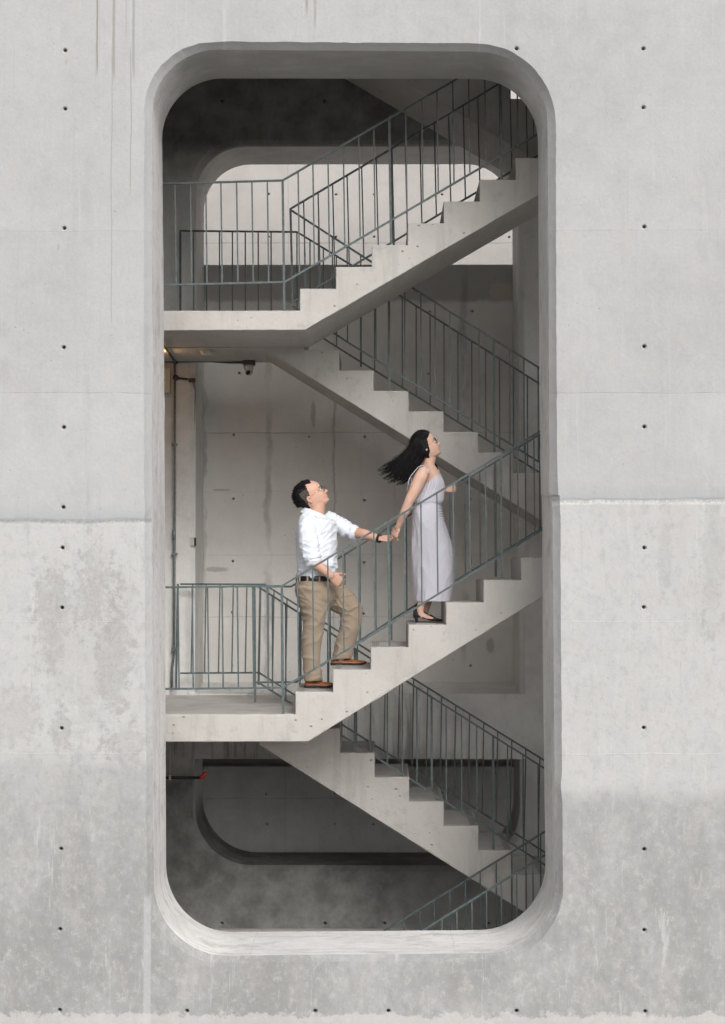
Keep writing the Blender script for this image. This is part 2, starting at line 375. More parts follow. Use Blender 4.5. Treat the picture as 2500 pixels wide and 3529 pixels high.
def infill_extra(g, c, h, base, light, dark):
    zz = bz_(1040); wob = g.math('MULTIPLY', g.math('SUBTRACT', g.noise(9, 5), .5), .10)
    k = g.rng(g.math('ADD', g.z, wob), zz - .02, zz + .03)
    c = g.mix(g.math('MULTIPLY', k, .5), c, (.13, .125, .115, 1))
    # honeycombed joint stains
    for px, wd, a in ((925, .045, .42), (1152, .022, .32), (1600, .05, .38), (1357, .018, .25), (700, .04, .45)):
        d = g.math('ABSOLUTE', g.math('ADD', g.math('SUBTRACT', g.x, bx_(px)), g.math('MULTIPLY', g.math('SUBTRACT', g.noise(3.2, 6, .7), .5), .16)))
        k = g.math('MULTIPLY', g.rng(d, wd, wd * .25), g.rng(g.noise(2.1, 4, .6, g.map((1, 1, .6))), .38, .62))
        c = g.mix(g.math('MULTIPLY', k, a), c, (.12, .12, .115, 1))
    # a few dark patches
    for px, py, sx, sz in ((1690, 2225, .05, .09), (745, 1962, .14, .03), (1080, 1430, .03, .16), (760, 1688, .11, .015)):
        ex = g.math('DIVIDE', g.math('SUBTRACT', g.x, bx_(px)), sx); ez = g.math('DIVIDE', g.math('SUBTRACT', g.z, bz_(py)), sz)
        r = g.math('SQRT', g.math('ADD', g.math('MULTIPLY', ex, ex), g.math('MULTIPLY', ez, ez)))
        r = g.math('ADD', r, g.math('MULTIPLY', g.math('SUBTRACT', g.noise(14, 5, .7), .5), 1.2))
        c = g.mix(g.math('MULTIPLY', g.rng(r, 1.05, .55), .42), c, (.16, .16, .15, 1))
    # bare peeled patch top right
    ex = g.math('DIVIDE', g.math('SUBTRACT', g.x, bx_(1730)), .12); ez = g.math('DIVIDE', g.math('SUBTRACT', g.z, bz_(1005)), .10)
    r = g.math('SQRT', g.math('ADD', g.math('MULTIPLY', ex, ex), g.math('MULTIPLY', ez, ez)))
    r = g.math('ADD', r, g.math('MULTIPLY', g.math('SUBTRACT', g.noise(8, 6, .7), .5), 1.1))
    c = g.mix(g.math('MULTIPLY', g.rng(r, 1.0, .93), .8), c, (.52, .46, .40, 1))
    return c, h
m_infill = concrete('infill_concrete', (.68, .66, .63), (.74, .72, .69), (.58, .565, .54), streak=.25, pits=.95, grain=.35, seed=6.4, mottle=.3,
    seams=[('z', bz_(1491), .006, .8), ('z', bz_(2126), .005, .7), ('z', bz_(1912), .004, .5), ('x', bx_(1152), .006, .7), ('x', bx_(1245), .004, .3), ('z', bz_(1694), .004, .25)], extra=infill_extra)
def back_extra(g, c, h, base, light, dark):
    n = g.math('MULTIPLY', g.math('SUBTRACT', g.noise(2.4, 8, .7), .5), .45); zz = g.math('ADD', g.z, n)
    shade_grime = g.math('MAXIMUM', g.rng(zz, zof(2520, YW), zof(2720, YW)), g.rng(zz, zof(620, YW), zof(480, YW)))  # shade painted over the wall's foot and spandrel, mottled with grime
    shade_grime = g.math('MULTIPLY', shade_grime, g.rng(g.noise(5, 7, .7), .30, .70, .93, .74))
    shade_grime = g.math('MULTIPLY', shade_grime, g.rng(g.x, .0, 1.5, 1, .3)); shade_grime = g.math('MULTIPLY', shade_grime, g.math('MAXIMUM', g.rng(g.y, YW + .10, YW + .02), g.rng(g.z, zof(2700, YW), zof(2860, YW))))
    c = g.mix(shade_grime, c, (.085, .087, .082, 1))
    # dark streaks down the band under the infill
    st = g.noise(1, 6, .7, g.map((13, 1, .9)), .3); b = g.math('MULTIPLY', g.rng(g.z, zof(2650, YW), zof(2600, YW)), g.rng(g.z, zof(2330, YW), zof(2450, YW)))
    b = g.math('MULTIPLY', b, g.rng(g.x, .75, .35))
    c = g.mix(g.math('MULTIPLY', g.math('MULTIPLY', g.rng(st, .50, .62), b), .6), c, (.16, .155, .145, 1))
    return c, h
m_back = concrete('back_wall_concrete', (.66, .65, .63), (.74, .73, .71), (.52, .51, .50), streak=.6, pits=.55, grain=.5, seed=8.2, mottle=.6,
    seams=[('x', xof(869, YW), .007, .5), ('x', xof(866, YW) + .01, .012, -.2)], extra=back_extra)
m_outer = concrete('outer_concrete', (.44, .415, .40), (.49, .465, .45), (.37, .35, .335), streak=.25, pits=.5, grain=.3, seed=9.9, mottle=.3,
    seams=[('z', zof(838, YO), .010, .6), ('x', xof(992, YO), .007, .4)])
m_low = concrete('low_outer_concrete', (.70, .70, .69), (.76, .76, .75), (.58, .58, .57), streak=.5, pits=.3, grain=.4, seed=4.4, mottle=.8,
    seams=[('z', zof(2752, YL), .009, .5), ('x', xof(985, YL), .007, .4)])
m_dark = concrete('grimy_inner_concrete', (.60, .58, .55), streak=.5, pits=.3, seed=7.4)
m_ground = concrete('pale_paving', (.36, .355, .34), streak=0, pits=.3, seed=2.9)
g = G('grey_green_rail_paint'); g.pos()
c_ = g.mix(g.rng(g.noise(25, 4), .3, .7), (.058, .078, .081, 1), (.095, .122, .125, 1)); c_ = g.mix(g.math('MULTIPLY', g.rng(g.noise(90, 3), .62, .68), .7), c_, (.20, .21, .20, 1)); c_ = g.mix(g.math('MULTIPLY', g.rng(g.noise(17, 5, .7), .64, .70), .7), c_, (.10, .05, .03, 1))
m_rail = g.done(c_, .42, g.bump(g.noise(60, 4), .0006), .4)
m_raild = m_rail
m_steel = plain('galvanised_conduit', (.20, .24, .25), .5, .4, .15, 40)
m_dgrey = plain('dark_grey_plastic', (.05, .05, .052), .5)
m_cream = plain('cream_plastic', (.52, .49, .42), .45, 0, .05)
m_black = plain('black_plastic', (.012, .012, .013), .4)
# ------------------------------------------------------------------ ground
g_ = MB(); g_.add([(-60, -40, 0), (60, -40, 0), (60, YF - .001, 0), (-60, YF - .001, 0)], [(0, 1, 2, 3)])
g_.add([(-60, YWB, -1.2), (60, YWB, -1.2), (60, 60, -1.2), (-60, 60, -1.2)], [(0, 1, 2, 3)])
tag(g_.obj('ground', m_ground), kind='structure')
# ------------------------------------------------------------------ front wall with the tall rounded opening
def outline(sec, ns, y):
    """sec: alternating arc / straight pixel lists (display px), closed; ns counts"""
    out = []
    for pts, n in zip(sec, ns):
        out += resample([PD(px, py, y) for px, py in pts], n)
    return out
def arc(cx, cy, r, q, n=10):
    """quarter arc tangent to the corner (cx, cy); q = quadrant tl, tr, br, bl, clockwise"""
    ox, oy, a0 = {'tl': (1, 1, 180), 'tr': (-1, 1, 270), 'br': (-1, -1, 0), 'bl': (1, -1, 90)}[q]
    return [(cx + ox * r + r * math.cos(math.radians(a0 + 90 * k / n)), cy + oy * r + r * math.sin(math.radians(a0 + 90 * k / n))) for k in range(n + 1)]
TLo, TRo, BRo, BLo = arc(323, 93, 158, 'tl'), arc(1245, 97, 180, 'tr'), arc(1261, 2152, 168, 'br'), arc(330, 2156, 168, 'bl')
TLi, TRi, BRi, BLi = arc(339.5, 111, 148, 'tl'), arc(1226, 115, 158, 'tr'), arc(1243.5, 2134, 158, 'br'), arc(345, 2139, 165, 'bl')
TLb, TRb, BRb, BLb = arc(363.5, 175.5, 136, 'tl'), arc(1204.5, 177, 140, 'tr'), arc(1221.5, 2082, 150, 'br'), arc(372.4, 2087, 150, 'bl')
ns = [26, 30, 26, 110, 26, 30, 26, 110]
def secs(tl, tr, br, bl, rmid, lmid):
    return [tl, [tl[-1], tr[0]], tr, [tr[-1]] + rmid + [br[0]], br, [br[-1], bl[0]], bl, [bl[-1]] + lmid + [tl[0]]]
o1 = outline(secs(TLo, TRo, BRo, BLo, [(1246, 700), (1249, 1080), (1255, 1135), (1257, 1500)], [(326, 1600), (324, 1180), (323, 700)]), ns, YF)
o2 = outline(secs(TLi, TRi, BRi, BLi, [(1229, 700), (1231, 1080), (1237, 1135), (1240, 1500)], [(342, 1600), (340, 1180), (340, 700)]), ns, YF + .07)
o3 = outline(secs(TLb, TRb, BRb, BLb, [(1207, 700), (1211, 1080), (1214, 1135), (1216, 1500)], [(371, 1600), (370, 1180), (367, 700)]), ns, YFB)
cen = Vector((-.25, 0, EYE + .4))
for k, (ring, amp) in enumerate(((o1, .006), (o2, .003), (o3, .002))):
    for i, p in enumerate(ring):
        a = amp
        if k == 0 and p.z > EYE + 3.2 and p.x < .0: a = .013      # crumbled arris at the top left
        d = Vector((p.x - cen.x, 0, (p.z - cen.z) * .35)).normalized(); p += d * rag(p, a, 14)
ftie = [(146, 113), (146, 244), (144, 511), (143, 778), (143, 957), (142, 1136), (140, 1227), (139, 1361), (138, 1631), (137, 1901), (135, 2081), (134, 2262),
        (1441, 109), (1441, 241), (1443, 508), (1443, 776), (1443, 956), (1443, 1227), (1442, 1360), (1442, 1630), (1443, 1902), (1443, 2083), (1445, 2265),
        (1157, 109), (419, 2264), (706, 2264), (870, 2264), (1157, 2264)]
ties = [PD(x, y, YF) for x, y in ftie]
WT = EYE + 6.3
fw = MB()
outer = [(-9, -.3), (4.8, -.3), (4.8, WT), (-9, WT)]
v, f = sheet(outer, [[(p.x, p.z) for p in o1]] + [tie_loop(c, .0225) for c in ties], YF); fw.add(v, f)
mid = [a.lerp(b, .5) + Vector((0, .002, 0)) for a, b in zip(o1, o2)]
mid2 = [b.lerp(c, .06) + (b - a) * .04 for a, b, c in zip(o1, o2, o3)]
nA = len(fw.f); fw.loft([o1, mid, o2, mid2] + [o2_.copy() for o2_ in []] , cap=False)
fw.loft([mid2] + [[b.lerp(c, t) for b, c in zip(mid2, o3)] for t in (.33, .66)] + [o3], cap=False); nB = len(fw.f)
v, f = sheet(outer, [[(p.x, p.z) for p in o3]], YFB); fw.add(v, f)
fw.add([(x, y, z) for y in (YF, YFB) for x, z in outer], [(0, 1, 5, 4), (1, 2, 6, 5), (2, 3, 7, 6), (3, 0, 4, 7)])
nT = len(fw.f); add_ties(fw, ties, YF, .0225)
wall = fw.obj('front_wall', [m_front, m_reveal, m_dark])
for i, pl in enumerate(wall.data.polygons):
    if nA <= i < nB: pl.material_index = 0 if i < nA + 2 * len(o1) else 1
    elif nB <= i < nT: pl.material_index = 2
tag(wall, 'huge pale grey weathered concrete wall pierced by one tall opening with rounded corners', 'wall')
# ------------------------------------------------------------------ back wall with its own rounded opening
def rrect(x0, x1, z0, z1, r, n=14, rt=None):
    rt = rt or r; out = []
    for cx, cz, a0, q in ((x0 + rt, z1 - rt, 180, rt), (x1 - rt, z1 - rt, 90, rt), (x1 - r, z0 + r, 0, r), (x0 + r, z0 + r, -90, r)):
        for k in range(n + 1):
            a = math.radians(a0 - 90 * k / n); out.append((cx + q * math.cos(a), cz + q * math.sin(a)))
    return out
ox0, ox1 = xof(672, YW), xof(1792, YW); oz1, oz0 = zof(500, YW), zof(2985, YW)
beam_t, beam_b = zof(2391, YW), zof(2616, YW)
def cutloops(x0, x1, z0, z1, r):
    full = rrect(x0, x1, z0, z1, r, 14, .47)
    up = [p for p in full if p[1] > beam_t + .01]; dn = [p for p in full if p[1] < beam_b - .01]
    upper = [(x0, beam_t)] + up + [(x1, beam_t)]
    # order: full starts at left-top arc going clockwise
    low_r = [p for p in dn if p[0] > (x0 + x1) / 2]; low_l = [p for p in dn if p[0] <= (x0 + x1) / 2]
    lower = [(x1, beam_b)] + low_r + low_l + [(x0, beam_b)]
    return upper, lower
uo, lo = cutloops(ox0 - .05, ox1 + .05, oz0 - .05, oz1 + .05, .60)
ui, li = cutloops(ox0, ox1, oz0, oz1, .55)
bt = [P(*q, YW) for q in ((766.7, 348.8), (1118.5, 349.8), (1323, 349.8), (765, 3183), (1121, 3183), (1326, 3183), (1685, 3183))]
BB = EYE - 4.9
notch = (xof(1700, YW), zof(352, YW))
bouter = [(XL, BB), (XR, BB), (XR, notch[1]), (notch[0], notch[1]), (notch[0], TOP), (XL, TOP)]
bw = MB()
v, f = sheet(bouter, [uo, lo] + [tie_loop(c) for c in bt], YW); bw.add(v, f)
def L3(loop, y): return [Vector((x, y, z)) for x, z in loop]
SILL = zof(2352, YWB) - beam_t
for a, b in ((uo, ui), (lo, li)):
    bk = L3(b, YWB)
    if a is uo:
        for q in (bk[0], bk[-1]): q.z += SILL      # sloping sill
    bw.loft([L3(a, YW), L3(b, YW + .05), bk], cap=False)
v, f = sheet(bouter, [ui, li], YWB); bw.add(v, f)
bw.add([(x, y, z) for y in (YW, YWB) for x, z in bouter], [(i, (i + 1) % 6, 6 + (i + 1) % 6, 6 + i) for i in range(6)])
add_ties(bw, bt, YW)
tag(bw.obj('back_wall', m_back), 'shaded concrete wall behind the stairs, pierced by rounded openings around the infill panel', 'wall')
# infill panel
it = [P(*q, YI) for q in ((807, 1498), (1066.7, 1505.4), (805.7, 1719), (803.7, 1934), (825.4, 1285.7), (1258, 1506), (1256.7, 1724), (1255.7, 1937), (1481.8, 1074), (1627.6, 1072.4),
     (1476.8, 1289), (1626, 1287), (1623.6, 1720.7), (1623.6, 1934.5), (1254, 2114), (1474, 2299), (1622, 2293), (800.7, 2110), (801, 2291.6))]
itz = zof(912, YI)
iw = MB(); io = [(XL + .5, beam_t - .3), (XR - .5, beam_t - .3), (XR - .5, itz), (XL + .5, itz)]
v, f = sheet(io, [tie_loop(c, .0135) for c in it], YI + .004); iw.add(v, f)
iw.add([(x, y, z) for y in (YI + .004, YI + .25) for x, z in io], [(i, (i + 1) % 4, 4 + (i + 1) % 4, 4 + i) for i in range(4)] + [(4, 5, 6, 7)])
add_ties(iw, it, YI + .004, .0135, False)
tag(iw.obj('infill_wall', m_infill), 'stained grey concrete infill panel with tie holes behind the couple', 'wall')
# outer wall beyond, and low wall in front of it
ot = [P(*q, YO) for q in ((926.4, 669), (1158.4, 671.4), (1289.7, 671), (1523.6, 671), (926, 817), (1158, 817), (1289.7, 816.7), (1523.6, 817), (1755, 817.7))]
ow = MB(); oo = [(-9, -1.2), (9, -1.2), (9, EYE + 8), (-9, EYE + 8)]
v, f = sheet(oo, [tie_loop(c) for c in ot], YO); ow.add(v, f)
ow.add([(x, y, z) for y in (YO, YO + .4) for x, z in oo], [(i, (i + 1) % 4, 4 + (i + 1) % 4, 4 + i) for i in range(4)] + [(4, 5, 6, 7)])
add_ties(ow, ot, YO)
tag(ow.obj('outer_wall', m_outer), 'pale sunlit concrete wall seen far behind through the top of the back opening', 'wall')
lt = [P(*q, YL) for q in ((685, 2733), (918, 2735.5), (1152, 2735.5), (920, 2840), (1153, 2840), (1287.7, 2840), (1521.7, 2734.5))]
lw = MB(); lz = zof(2642, YL); lo_ = [(-9, -1.19), (9, -1.19), (9, lz), (-9, lz)]
v, f = sheet(lo_, [tie_loop(c, .018) for c in lt], YL); lw.add(v, f)
lw.add([(x, y, z) for y in (YL, YL + .3) for x, z in lo_], [(i, (i + 1) % 4, 4 + (i + 1) % 4, 4 + i) for i in range(4)] + [(4, 5, 6, 7)])
add_ties(lw, lt, YL, .018)
tag(lw.obj('low_wall', m_low), 'dark low concrete wall seen through the bottom opening of the back wall', 'wall')
cp = MB(); cp.box((-6, YWB + .012, beam_b + .02), (6, YL + .42, beam_b + .22)); cp.box((-6, YL + .42, -1.19), (6, YL + .5, beam_b + .22)); tag(cp.obj('slot_blocker', m_dark), 'added concrete channel bridging from the infill panel to the outer wall', 'blocker')  # added slab and back plate, block light behind the low wall
# side walls, roof and left corridor end
sw = MB(); sw.box((XL - .3, YFB, BB), (XL, YWB, TOP)); tag(sw.obj('side_wall', m_dark), 'dim concrete side wall closing the corridor on the left', 'wall')
rf = MB(); rf.box((XL - .3, YFB + .003, TOP), (XR + .3, YWB + .05, TOP + .3)); tag(rf.obj('roof_slab', m_dark), 'concrete slab roofing the stairwell', 'roof')
fl = MB(); fl.box((XL, YFB + .004, BB - .3), (XR, YWB, BB)); tag(fl.obj('basement_floor', m_tread), kind='structure')
lg = MB(); lg.box((XL, YW - .10, BB), (XR, YW - .002, zof(3200, YW))); tag(lg.obj('wall_kerb', m_outer), 'pale rough kerb along the foot of the back wall', 'kerb')
# ------------------------------------------------------------------ stairs
XS = -.66                      # first riser of every flight
ZU = zof(1070, YA0); ZLn = zof(2461, YA0)          # upper / lower left landings
def label_parts(): pass
def flight_up(name, label, z0, x0, run, rise, n, ybase_line, ya, yb, land=None, strip=True):
    """near flights: landing slab on the left, steps rising to the right"""
    t = empty(name, (x0, (ya + yb) / 2, z0), label, 'stairs', 'flights of concrete stairs')
    # underside line: two photo-measured points (x, z)
    (xa, za), (xb, zb) = ybase_line
    sl = (zb - za) / (xb - xa)
    xt = x0 + run * (n - 1) + .25
    poly = [(x0, z0)]
    x, z = x0, z0
    for i in range(n):
        z += rise; poly.append((x, z))
        x += run if i < n - 1 else .25; poly.append((x, z))
    poly += [(x, za + sl * (x - xa)), (xa, za)]
    if land: poly += [(XL, z0 - land), (XL, z0)]
    mb = prism(poly, ya, yb)
    fo = mb.obj('flight', m_stair, t)
    fix_treads(fo)
    if land:
        th = land
        mb = MB(); mb.box((XL, yb + .001, z0 - th + .001), (x0 - .02, YB1, z0 - .0005))
        lo2 = mb.obj('landing', m_stair, t); fix_treads(lo2)
    if strip:
        x, z = x0, z0
        for i in range(n):
            z += rise
            nosing(t, x, z, ya, yb, +1)
            x += run
    return t
def fix_treads(o):
    o.data.materials.append(m_tread)
    for pl in o.data.polygons:
        if pl.normal.z > .8: pl.material_index = 1
m_nose = None
def nosing(t, x, z, ya, yb, s):
    mb = MB()
    for k in range(4):
        a = x + s * (.012 + k * .015); b = a + s * .011
        mb.box((min(a, b), ya + .03, z + .0005), (max(a, b), yb - .03, z + .0045))
    mb.obj('nosing_strip', m_nosemat, t)
m_nosemat = plain('grooved_nosing', (.30, .285, .265), .9, 0, .2, 80, .001)
def flight_down(name, label, z0, x0, run, rise, n, line, ya, yb, strip=True):
    """far flights: fall to the right from the left landing at z0"""
    t = empty(name, (x0, (ya + yb) / 2, z0), label, 'stairs', 'flights of concrete stairs')
    (xa, za), (xb, zb) = line; sl = (zb - za) / (xb - xa)
    poly = [(x0, z0)]; x, z = x0, z0
    for i in range(n):
        z -= rise; poly.append((x, z)); x += run if i < n - 1 else .1; poly.append((x, z))
    poly += [(x, za + sl * (x - xa)), (xa, za)]
    poly = poly + ([(xa, z0)] if xa < x0 - .02 else [])
    mb = prism(poly, ya, yb); fo = mb.obj('flight', m_stair, t); fix_treads(fo)
    if strip:
        x, z = x0, z0
        for i in range(n):
            nosing(t, x, z, ya, yb, -1) if i else None
            z -= rise; x += run
    return t
def XZ(px, py, d): p = P(px, py, d); return (p.x, p.z)
# near upper flight and landing
xa2 = xof(1033, YA0); run2 = (xof(1781, YA0) - xa2) / 6; rise2 = (zof(542.4, YA0) - zof(992.6, YA0)) / 6
th2 = ZU - zof(1143, YA0)
flight_up('stair_flight', 'topmost pale concrete flight rising right from the upper left landing', ZU, xa2, run2, rise2, 9, (XZ(1053, 1137, YA0), XZ(1852.7, 674, YA0)), YA0, YA1, th2)
# near middle flight and landing (people on it)
xa1 = xof(1019, YA0); run1 = (xof(1797, YA0) - xa1) / 6; rise1 = (zof(1922, YA0) - zof(2385, YA0)) / 6
Z1 = zof(2385, YA0) - rise1 * 1.0; ZLn = Z1 if abs(Z1 - ZLn) < .03 else ZLn
th1 = ZLn - zof(2560, YA0)
flight_up('stair_flight', 'pale concrete flight carrying the man and woman, rising right from the lower left landing', ZLn, xa1, run1, zof(2385, YA0) - ZLn if False else rise1, 9, (XZ(1062, 2556, YA0), XZ(1872, 2056, YA0)), YA0, YA1, th1)
ZM1 = ZLn + 9 * rise1; ZM2 = ZU + 9 * rise2
# far middle flight, falls right from the upper landing
xb1 = xof(1049, YB0); runb = (xof(1771, YB0) - xb1) / 6; riseb = (ZU - zof(1630.5, YB0)) / 7
flight_down('stair_flight', 'far concrete flight falling right from under the upper landing above the woman', ZU - .001, xb1, runb, riseb, 9, (XZ(908, 1201, YB0), XZ(1867.5, 1795.6, YB0)), YB0, YB1, False)
xb0 = xof(1055, YB0); runc = (xof(1766.5, YB0) - xb0) / 6; risec = (ZLn - zof(3015, YB0)) / 7
flight_down('stair_flight', 'lowest far concrete flight with worn treads falling right from under the lower landing', ZLn - .001, xb0, runc, risec, 9, (XZ(893, 2567, YB0), XZ(1808, 3145, YB0)), YB0, YB1, True)
ZM0 = ZLn - 9 * risec
# flight over the top (only its side and underside show, top right)
ZU3 = ZM2 + 9 * riseb
x3 = xof(1763, YB0) - 4 * runb
z3 = zof(341, YB0) + 5 * riseb
flight_down('stair_flight', 'shaded concrete flight overhead at the top right behind the railings', z3, x3, runb, riseb, 9, ((x3 - .3, z3 - .42 + .3 * .6 * 0), (x3 - .3 + 3, z3 - .42 - 3 * riseb / runb)), YB0, YB1, False)
ld = MB(); ld.box((XL, YA0, z3 - .24), (x3 - .31, YB1, z3 - .001)); tag(ld.obj('landing_slab', m_dark), 'dark concrete landing slab over the stairwell top', 'landing')
# lowest near flight (below the sill) and right-hand landings
ZB = ZM0 - 9 * rise1
flight_up('stair_flight', 'lowest near concrete flight hidden below the sill of the opening', max(ZB, BB + .02), xa1, run1, rise1, 9, ((xa1 + .1, BB + .01), (xa1 + 2.6, ZM0 - .5)), YA0, YA1, None, False)
for zz, lab in ((ZM0, 'bottom'), (ZM1, 'middle'), (ZM2, 'top')):
    a = xa1 + run1 * 8 + .25
    mb = MB(); mb.box((a + .001, YA0 + .02, zz - .24), (XR, YB1 - .02, zz - .0005)); tag(mb.obj('landing_slab', m_stair), {'bottom': 'lowest', 'middle': 'middle', 'top': 'topmost'}[lab] + ' concrete landing slab behind the right jamb', 'landing')
# ------------------------------------------------------------------ railings
def railing(label, Y, tops, bots, bal, posts, lean=0.012, rw=.0085, bw=.0062, pw=.0100, ext=(0, 0)):
    """tops/bots: photo polylines of the rails; bal: x of balusters at the top rail; posts: (x, foot_y)"""
    def yat(poly, x):
        for (x0, y0), (x1, y1) in zip(poly, poly[1:]):
            if x0 <= x <= x1: return y0 + (y1 - y0) * (x - x0) / (x1 - x0)
        (x0, y0), (x1, y1) = (poly[0], poly[1]) if x < poly[0][0] else (poly[-2], poly[-1])
        return y0 + (y1 - y0) * (x - x0) / (x1 - x0)
    base = P(tops[0][0], bots[0][1], Y)
    t = empty('stair_railing', base, label, 'railing', 'grey green steel stair railings')
    def bar(name, pts, r, mat=m_rail):
        mb = MB(); mb.tube([P(x, y, Y) for x, y in pts], r * 1.38, 4, ref=(0, 1, 0)); return mb.obj(name, mat, t)
    bar('top_rail', tops, rw); bar('bottom_rail', bots, rw)
    for x in bal:
        yt = yat(tops, x); xb = x
        for _ in range(3): yb = yat(bots, xb); xb = x + lean * (yb - yt)
        bar('baluster', [(x, yt + 1.0), (xb, yb - 1.0)], bw)
    for x, fy in posts:
        yt = yat(tops, x); bar('post', [(x, yt - 1.0), (x + lean * (fy - yt), fy)], pw)
    return t
def ramp(a, b, n): return [a + (b - a) * i / (n - 1) for i in range(n)]
# near, upper: landing then up
tU = [(540, 634), (974.6, 622), (1250, 461), (1569, 276), (2130, -52)]; bU = [(540, 983), (982, 972), (1250, 817), (1852.7, 463.5), (2130, 300)]
nearU = [603.7, 656.9, 709.6, 761.8, 816, 868.7, 921.9] + [1028, 1079, 1131, 1184] + [1237 + 0] + [1288.7] + [1398.5, 1453.7, 1506.4, 1560.6, 1615.3, 1670.4] + [1781, 1835, 1890, 1945, 2000]
railing('upper near railing on the landing edge and rising to the right', RN, tU, bU, nearU, [(974.6, 1069), (1342, 841), (1724, 617), (2100, 400)], .014)
# inner, upper flight
tI = [(1001.7, 719.7), (1250, 573), (1717, 291), (1722, 288), (1960, 145)]; bI = [(1001.7, 1046), (1250, 896), (1728, 612), (1960, 474)]
railing('upper inner railing along the far side of the topmost flight', RI, tI, bI, ramp(1047, 1697, 14)[:13] + [1757, 1811, 1860, 1910], [(1001.7, 1055), (1350, 845), (1722, 617)], .024)
# inner rail of the far middle flight
tJ = [(1003, 724), (1250, 883), (1434, 1000), (1860, 1268.5), (1990, 1351)]; bJ = [(1006, 1052), (1200, 1180), (1860, 1593.6), (1990, 1676)]
railing('middle railing falling right along the near side of the far flight above the woman', RJ, tJ, bJ, [1050, 1098, 1146] + [1197, 1244, 1295, 1395, 1451, 1500, 1551, 1600, 1652, 1757, 1806, 1855, 1906, 1950], [(1345 - 4, 1340), (1703, 1558), (1960, 1700)], .004)
# outer rail of the far middle flight + upper landing
tK = [(622, 795.6), (1024, 799.5), (1206, 910), (1860, 1322.7), (2000, 1410)]; bK = [(622, 1100), (1024, 1108), (1200, 1220), (1860, 1628), (2000, 1716)]
railing('middle railing along the back wall from the upper landing falling right', RO, tK, bK, ramp(668, 1024, 9) + [1069, 1115, 1160] + ramp(1291, 1866, 13) + [1915, 1960], [(622, 1115), (1244, 1265)], .002)
# near, lower: landing then up beside the couple
tN = [(540, 2024.5), (972, 2019.7), (1200, 1881.8), (1865, 1485), (2130, 1327)]; bN = [(540, 2374.5), (974.6, 2370.4), (1250, 2207.9), (1347.8, 2147.8), (1867.5, 1827.6), (2130, 1666)]
nearL = [614, 663, 716, 766, 818.5, 871, 921, 1026, 1078, 1130, 1182.5, 1235, 1288.7, 1394.6, 1451, 1506, 1562, 1617.7, 1673, 1783.7, 1840, 1895, 1950]
railing('near railing in front of the couple, from the lower landing up to the right', RN, tN, bN, nearL, [(972, 2461), (1339, 2227), (1726, 1993), (2090, 1775)], .011)
# inner, middle flight (behind the couple)
tM = [(878, 2021.5), (1004, 2021.5), (1017, 2014), (1162, 1927.3), (1427, 1766), (1860, 1497.5), (1990, 1417)]; bM = [(881, 2351.7), (1021, 2350.7), (1348, 2138), (1564.5, 2005), (1865, 1822), (1990, 1746)]
railing('inner railing behind the couple along the far side of their flight', RI, tM, bM, [924, 970, 1036, 1087, 1137, 1189, 1241, 1295, 1401, 1452, 1500, 1551, 1603, 1654, 1759, 1811, 1860, 1910], [(877.6, 2420), (1347, 2207), (1707, 1988)], .006)
# far lower flight, inner rail
tP = [(886, 2020.5), (895.8, 2025.6), (1159, 2194), (1389.7, 2340), (1877, 2647.8), (1990, 2719)]; bP = [(886, 2349), (1200, 2548), (1877, 2980), (1990, 3052)]
railing('lowest railing falling right along the near side of the far flight below', RJ, tP, bP, [939, 985, 1033, 1082, 1130, 1178, 1229, 1278, 1335, 1387, 1437, 1538, 1591, 1643, 1750, 1803, 1855, 1905], [(1228 - 5, 2645), (1489 - 1, 2716), (1700, 2940), (1960, 3080)], .003)
# far lower flight outer rail + lower landing back rail
tQ = [(622, 2013), (913, 2014), (930, 2025.6), (1411.8, 2331), (1877, 2620.7), (1990, 2691)]; bQ = [(622, 2320), (893, 2318), (1200, 2510), (1877, 2936), (1990, 3007)]
railing('lowest railing along the back wall from the lower landing falling right', RO, tQ, bQ, [665, 711, 759, 805, 851.5, 945, 990] + ramp(1040, 1861, 18) + [1908, 1955], [(614, 2378), (898, 2360)], -.018)
# bottom right railings
railing('near railing at the bottom right rising out of the sill', RN, [(1380, 3254), (1456, 3207), (1877, 2948), (2130, 2792)], [(1380, 3604), (1456, 3557), (1877, 3298), (2130, 3142)], [1474 - 40, 1474, 1524, 1575, 1627, 1677, 1728, 1781, 1837, 1890, 1945, 2000], [], .008)
railing('inner railing at the bottom right rising behind the near one', RI, [(1280, 3235), (1325.6, 3207), (1877, 2867), (2050, 2760)], [(1280, 3562), (1877, 3194), (2050, 3087)], [1341, 1393.6, 1448.8, 1497, 1550.7, 1604, 1655.7, 1711, 1764, 1813, 1863.5, 1915, 1965], [], .006)
# ------------------------------------------------------------------ people
def fabric(name, col, rough=.85, weave=260, spec=.2, fold=None):
    g = G(name); n = g.noise(9, 4); w_ = g.noise(weave, 2)
    a = tuple(c * .93 for c in col); b = tuple(min(1, c * 1.05) for c in col)
    h = g.math('ADD', g.math('MULTIPLY', w_, .15), g.math('MULTIPLY', g.noise(26, 5, .6, g.map(fold or (1, 1, 1))), .8))
    g.b.inputs['Sheen Weight'].default_value = .15
    return g.done(g.mix(n, a, b), rough, g.bump(h, .004), spec)
def skin_mat(name, col):
    g = G(name); n = g.noise(14, 4); m = g.noise(3, 3)
    c = g.mix(g.rng(n, .3, .7), tuple(k * .94 for k in col), col)
    c = g.mix(g.math('MULTIPLY', g.rng(m, .45, .65), .25), c, (col[0], col[1] * .82, col[2] * .78, 1))
    g.b.inputs['Subsurface Weight'].default_value = .12; g.b.inputs['Subsurface Radius'].default_value = (.01, .004, .002); g.b.inputs['Subsurface Scale'].default_value = .6
    return g.done(c, .5, g.bump(g.noise(180, 2), .0006), .35)
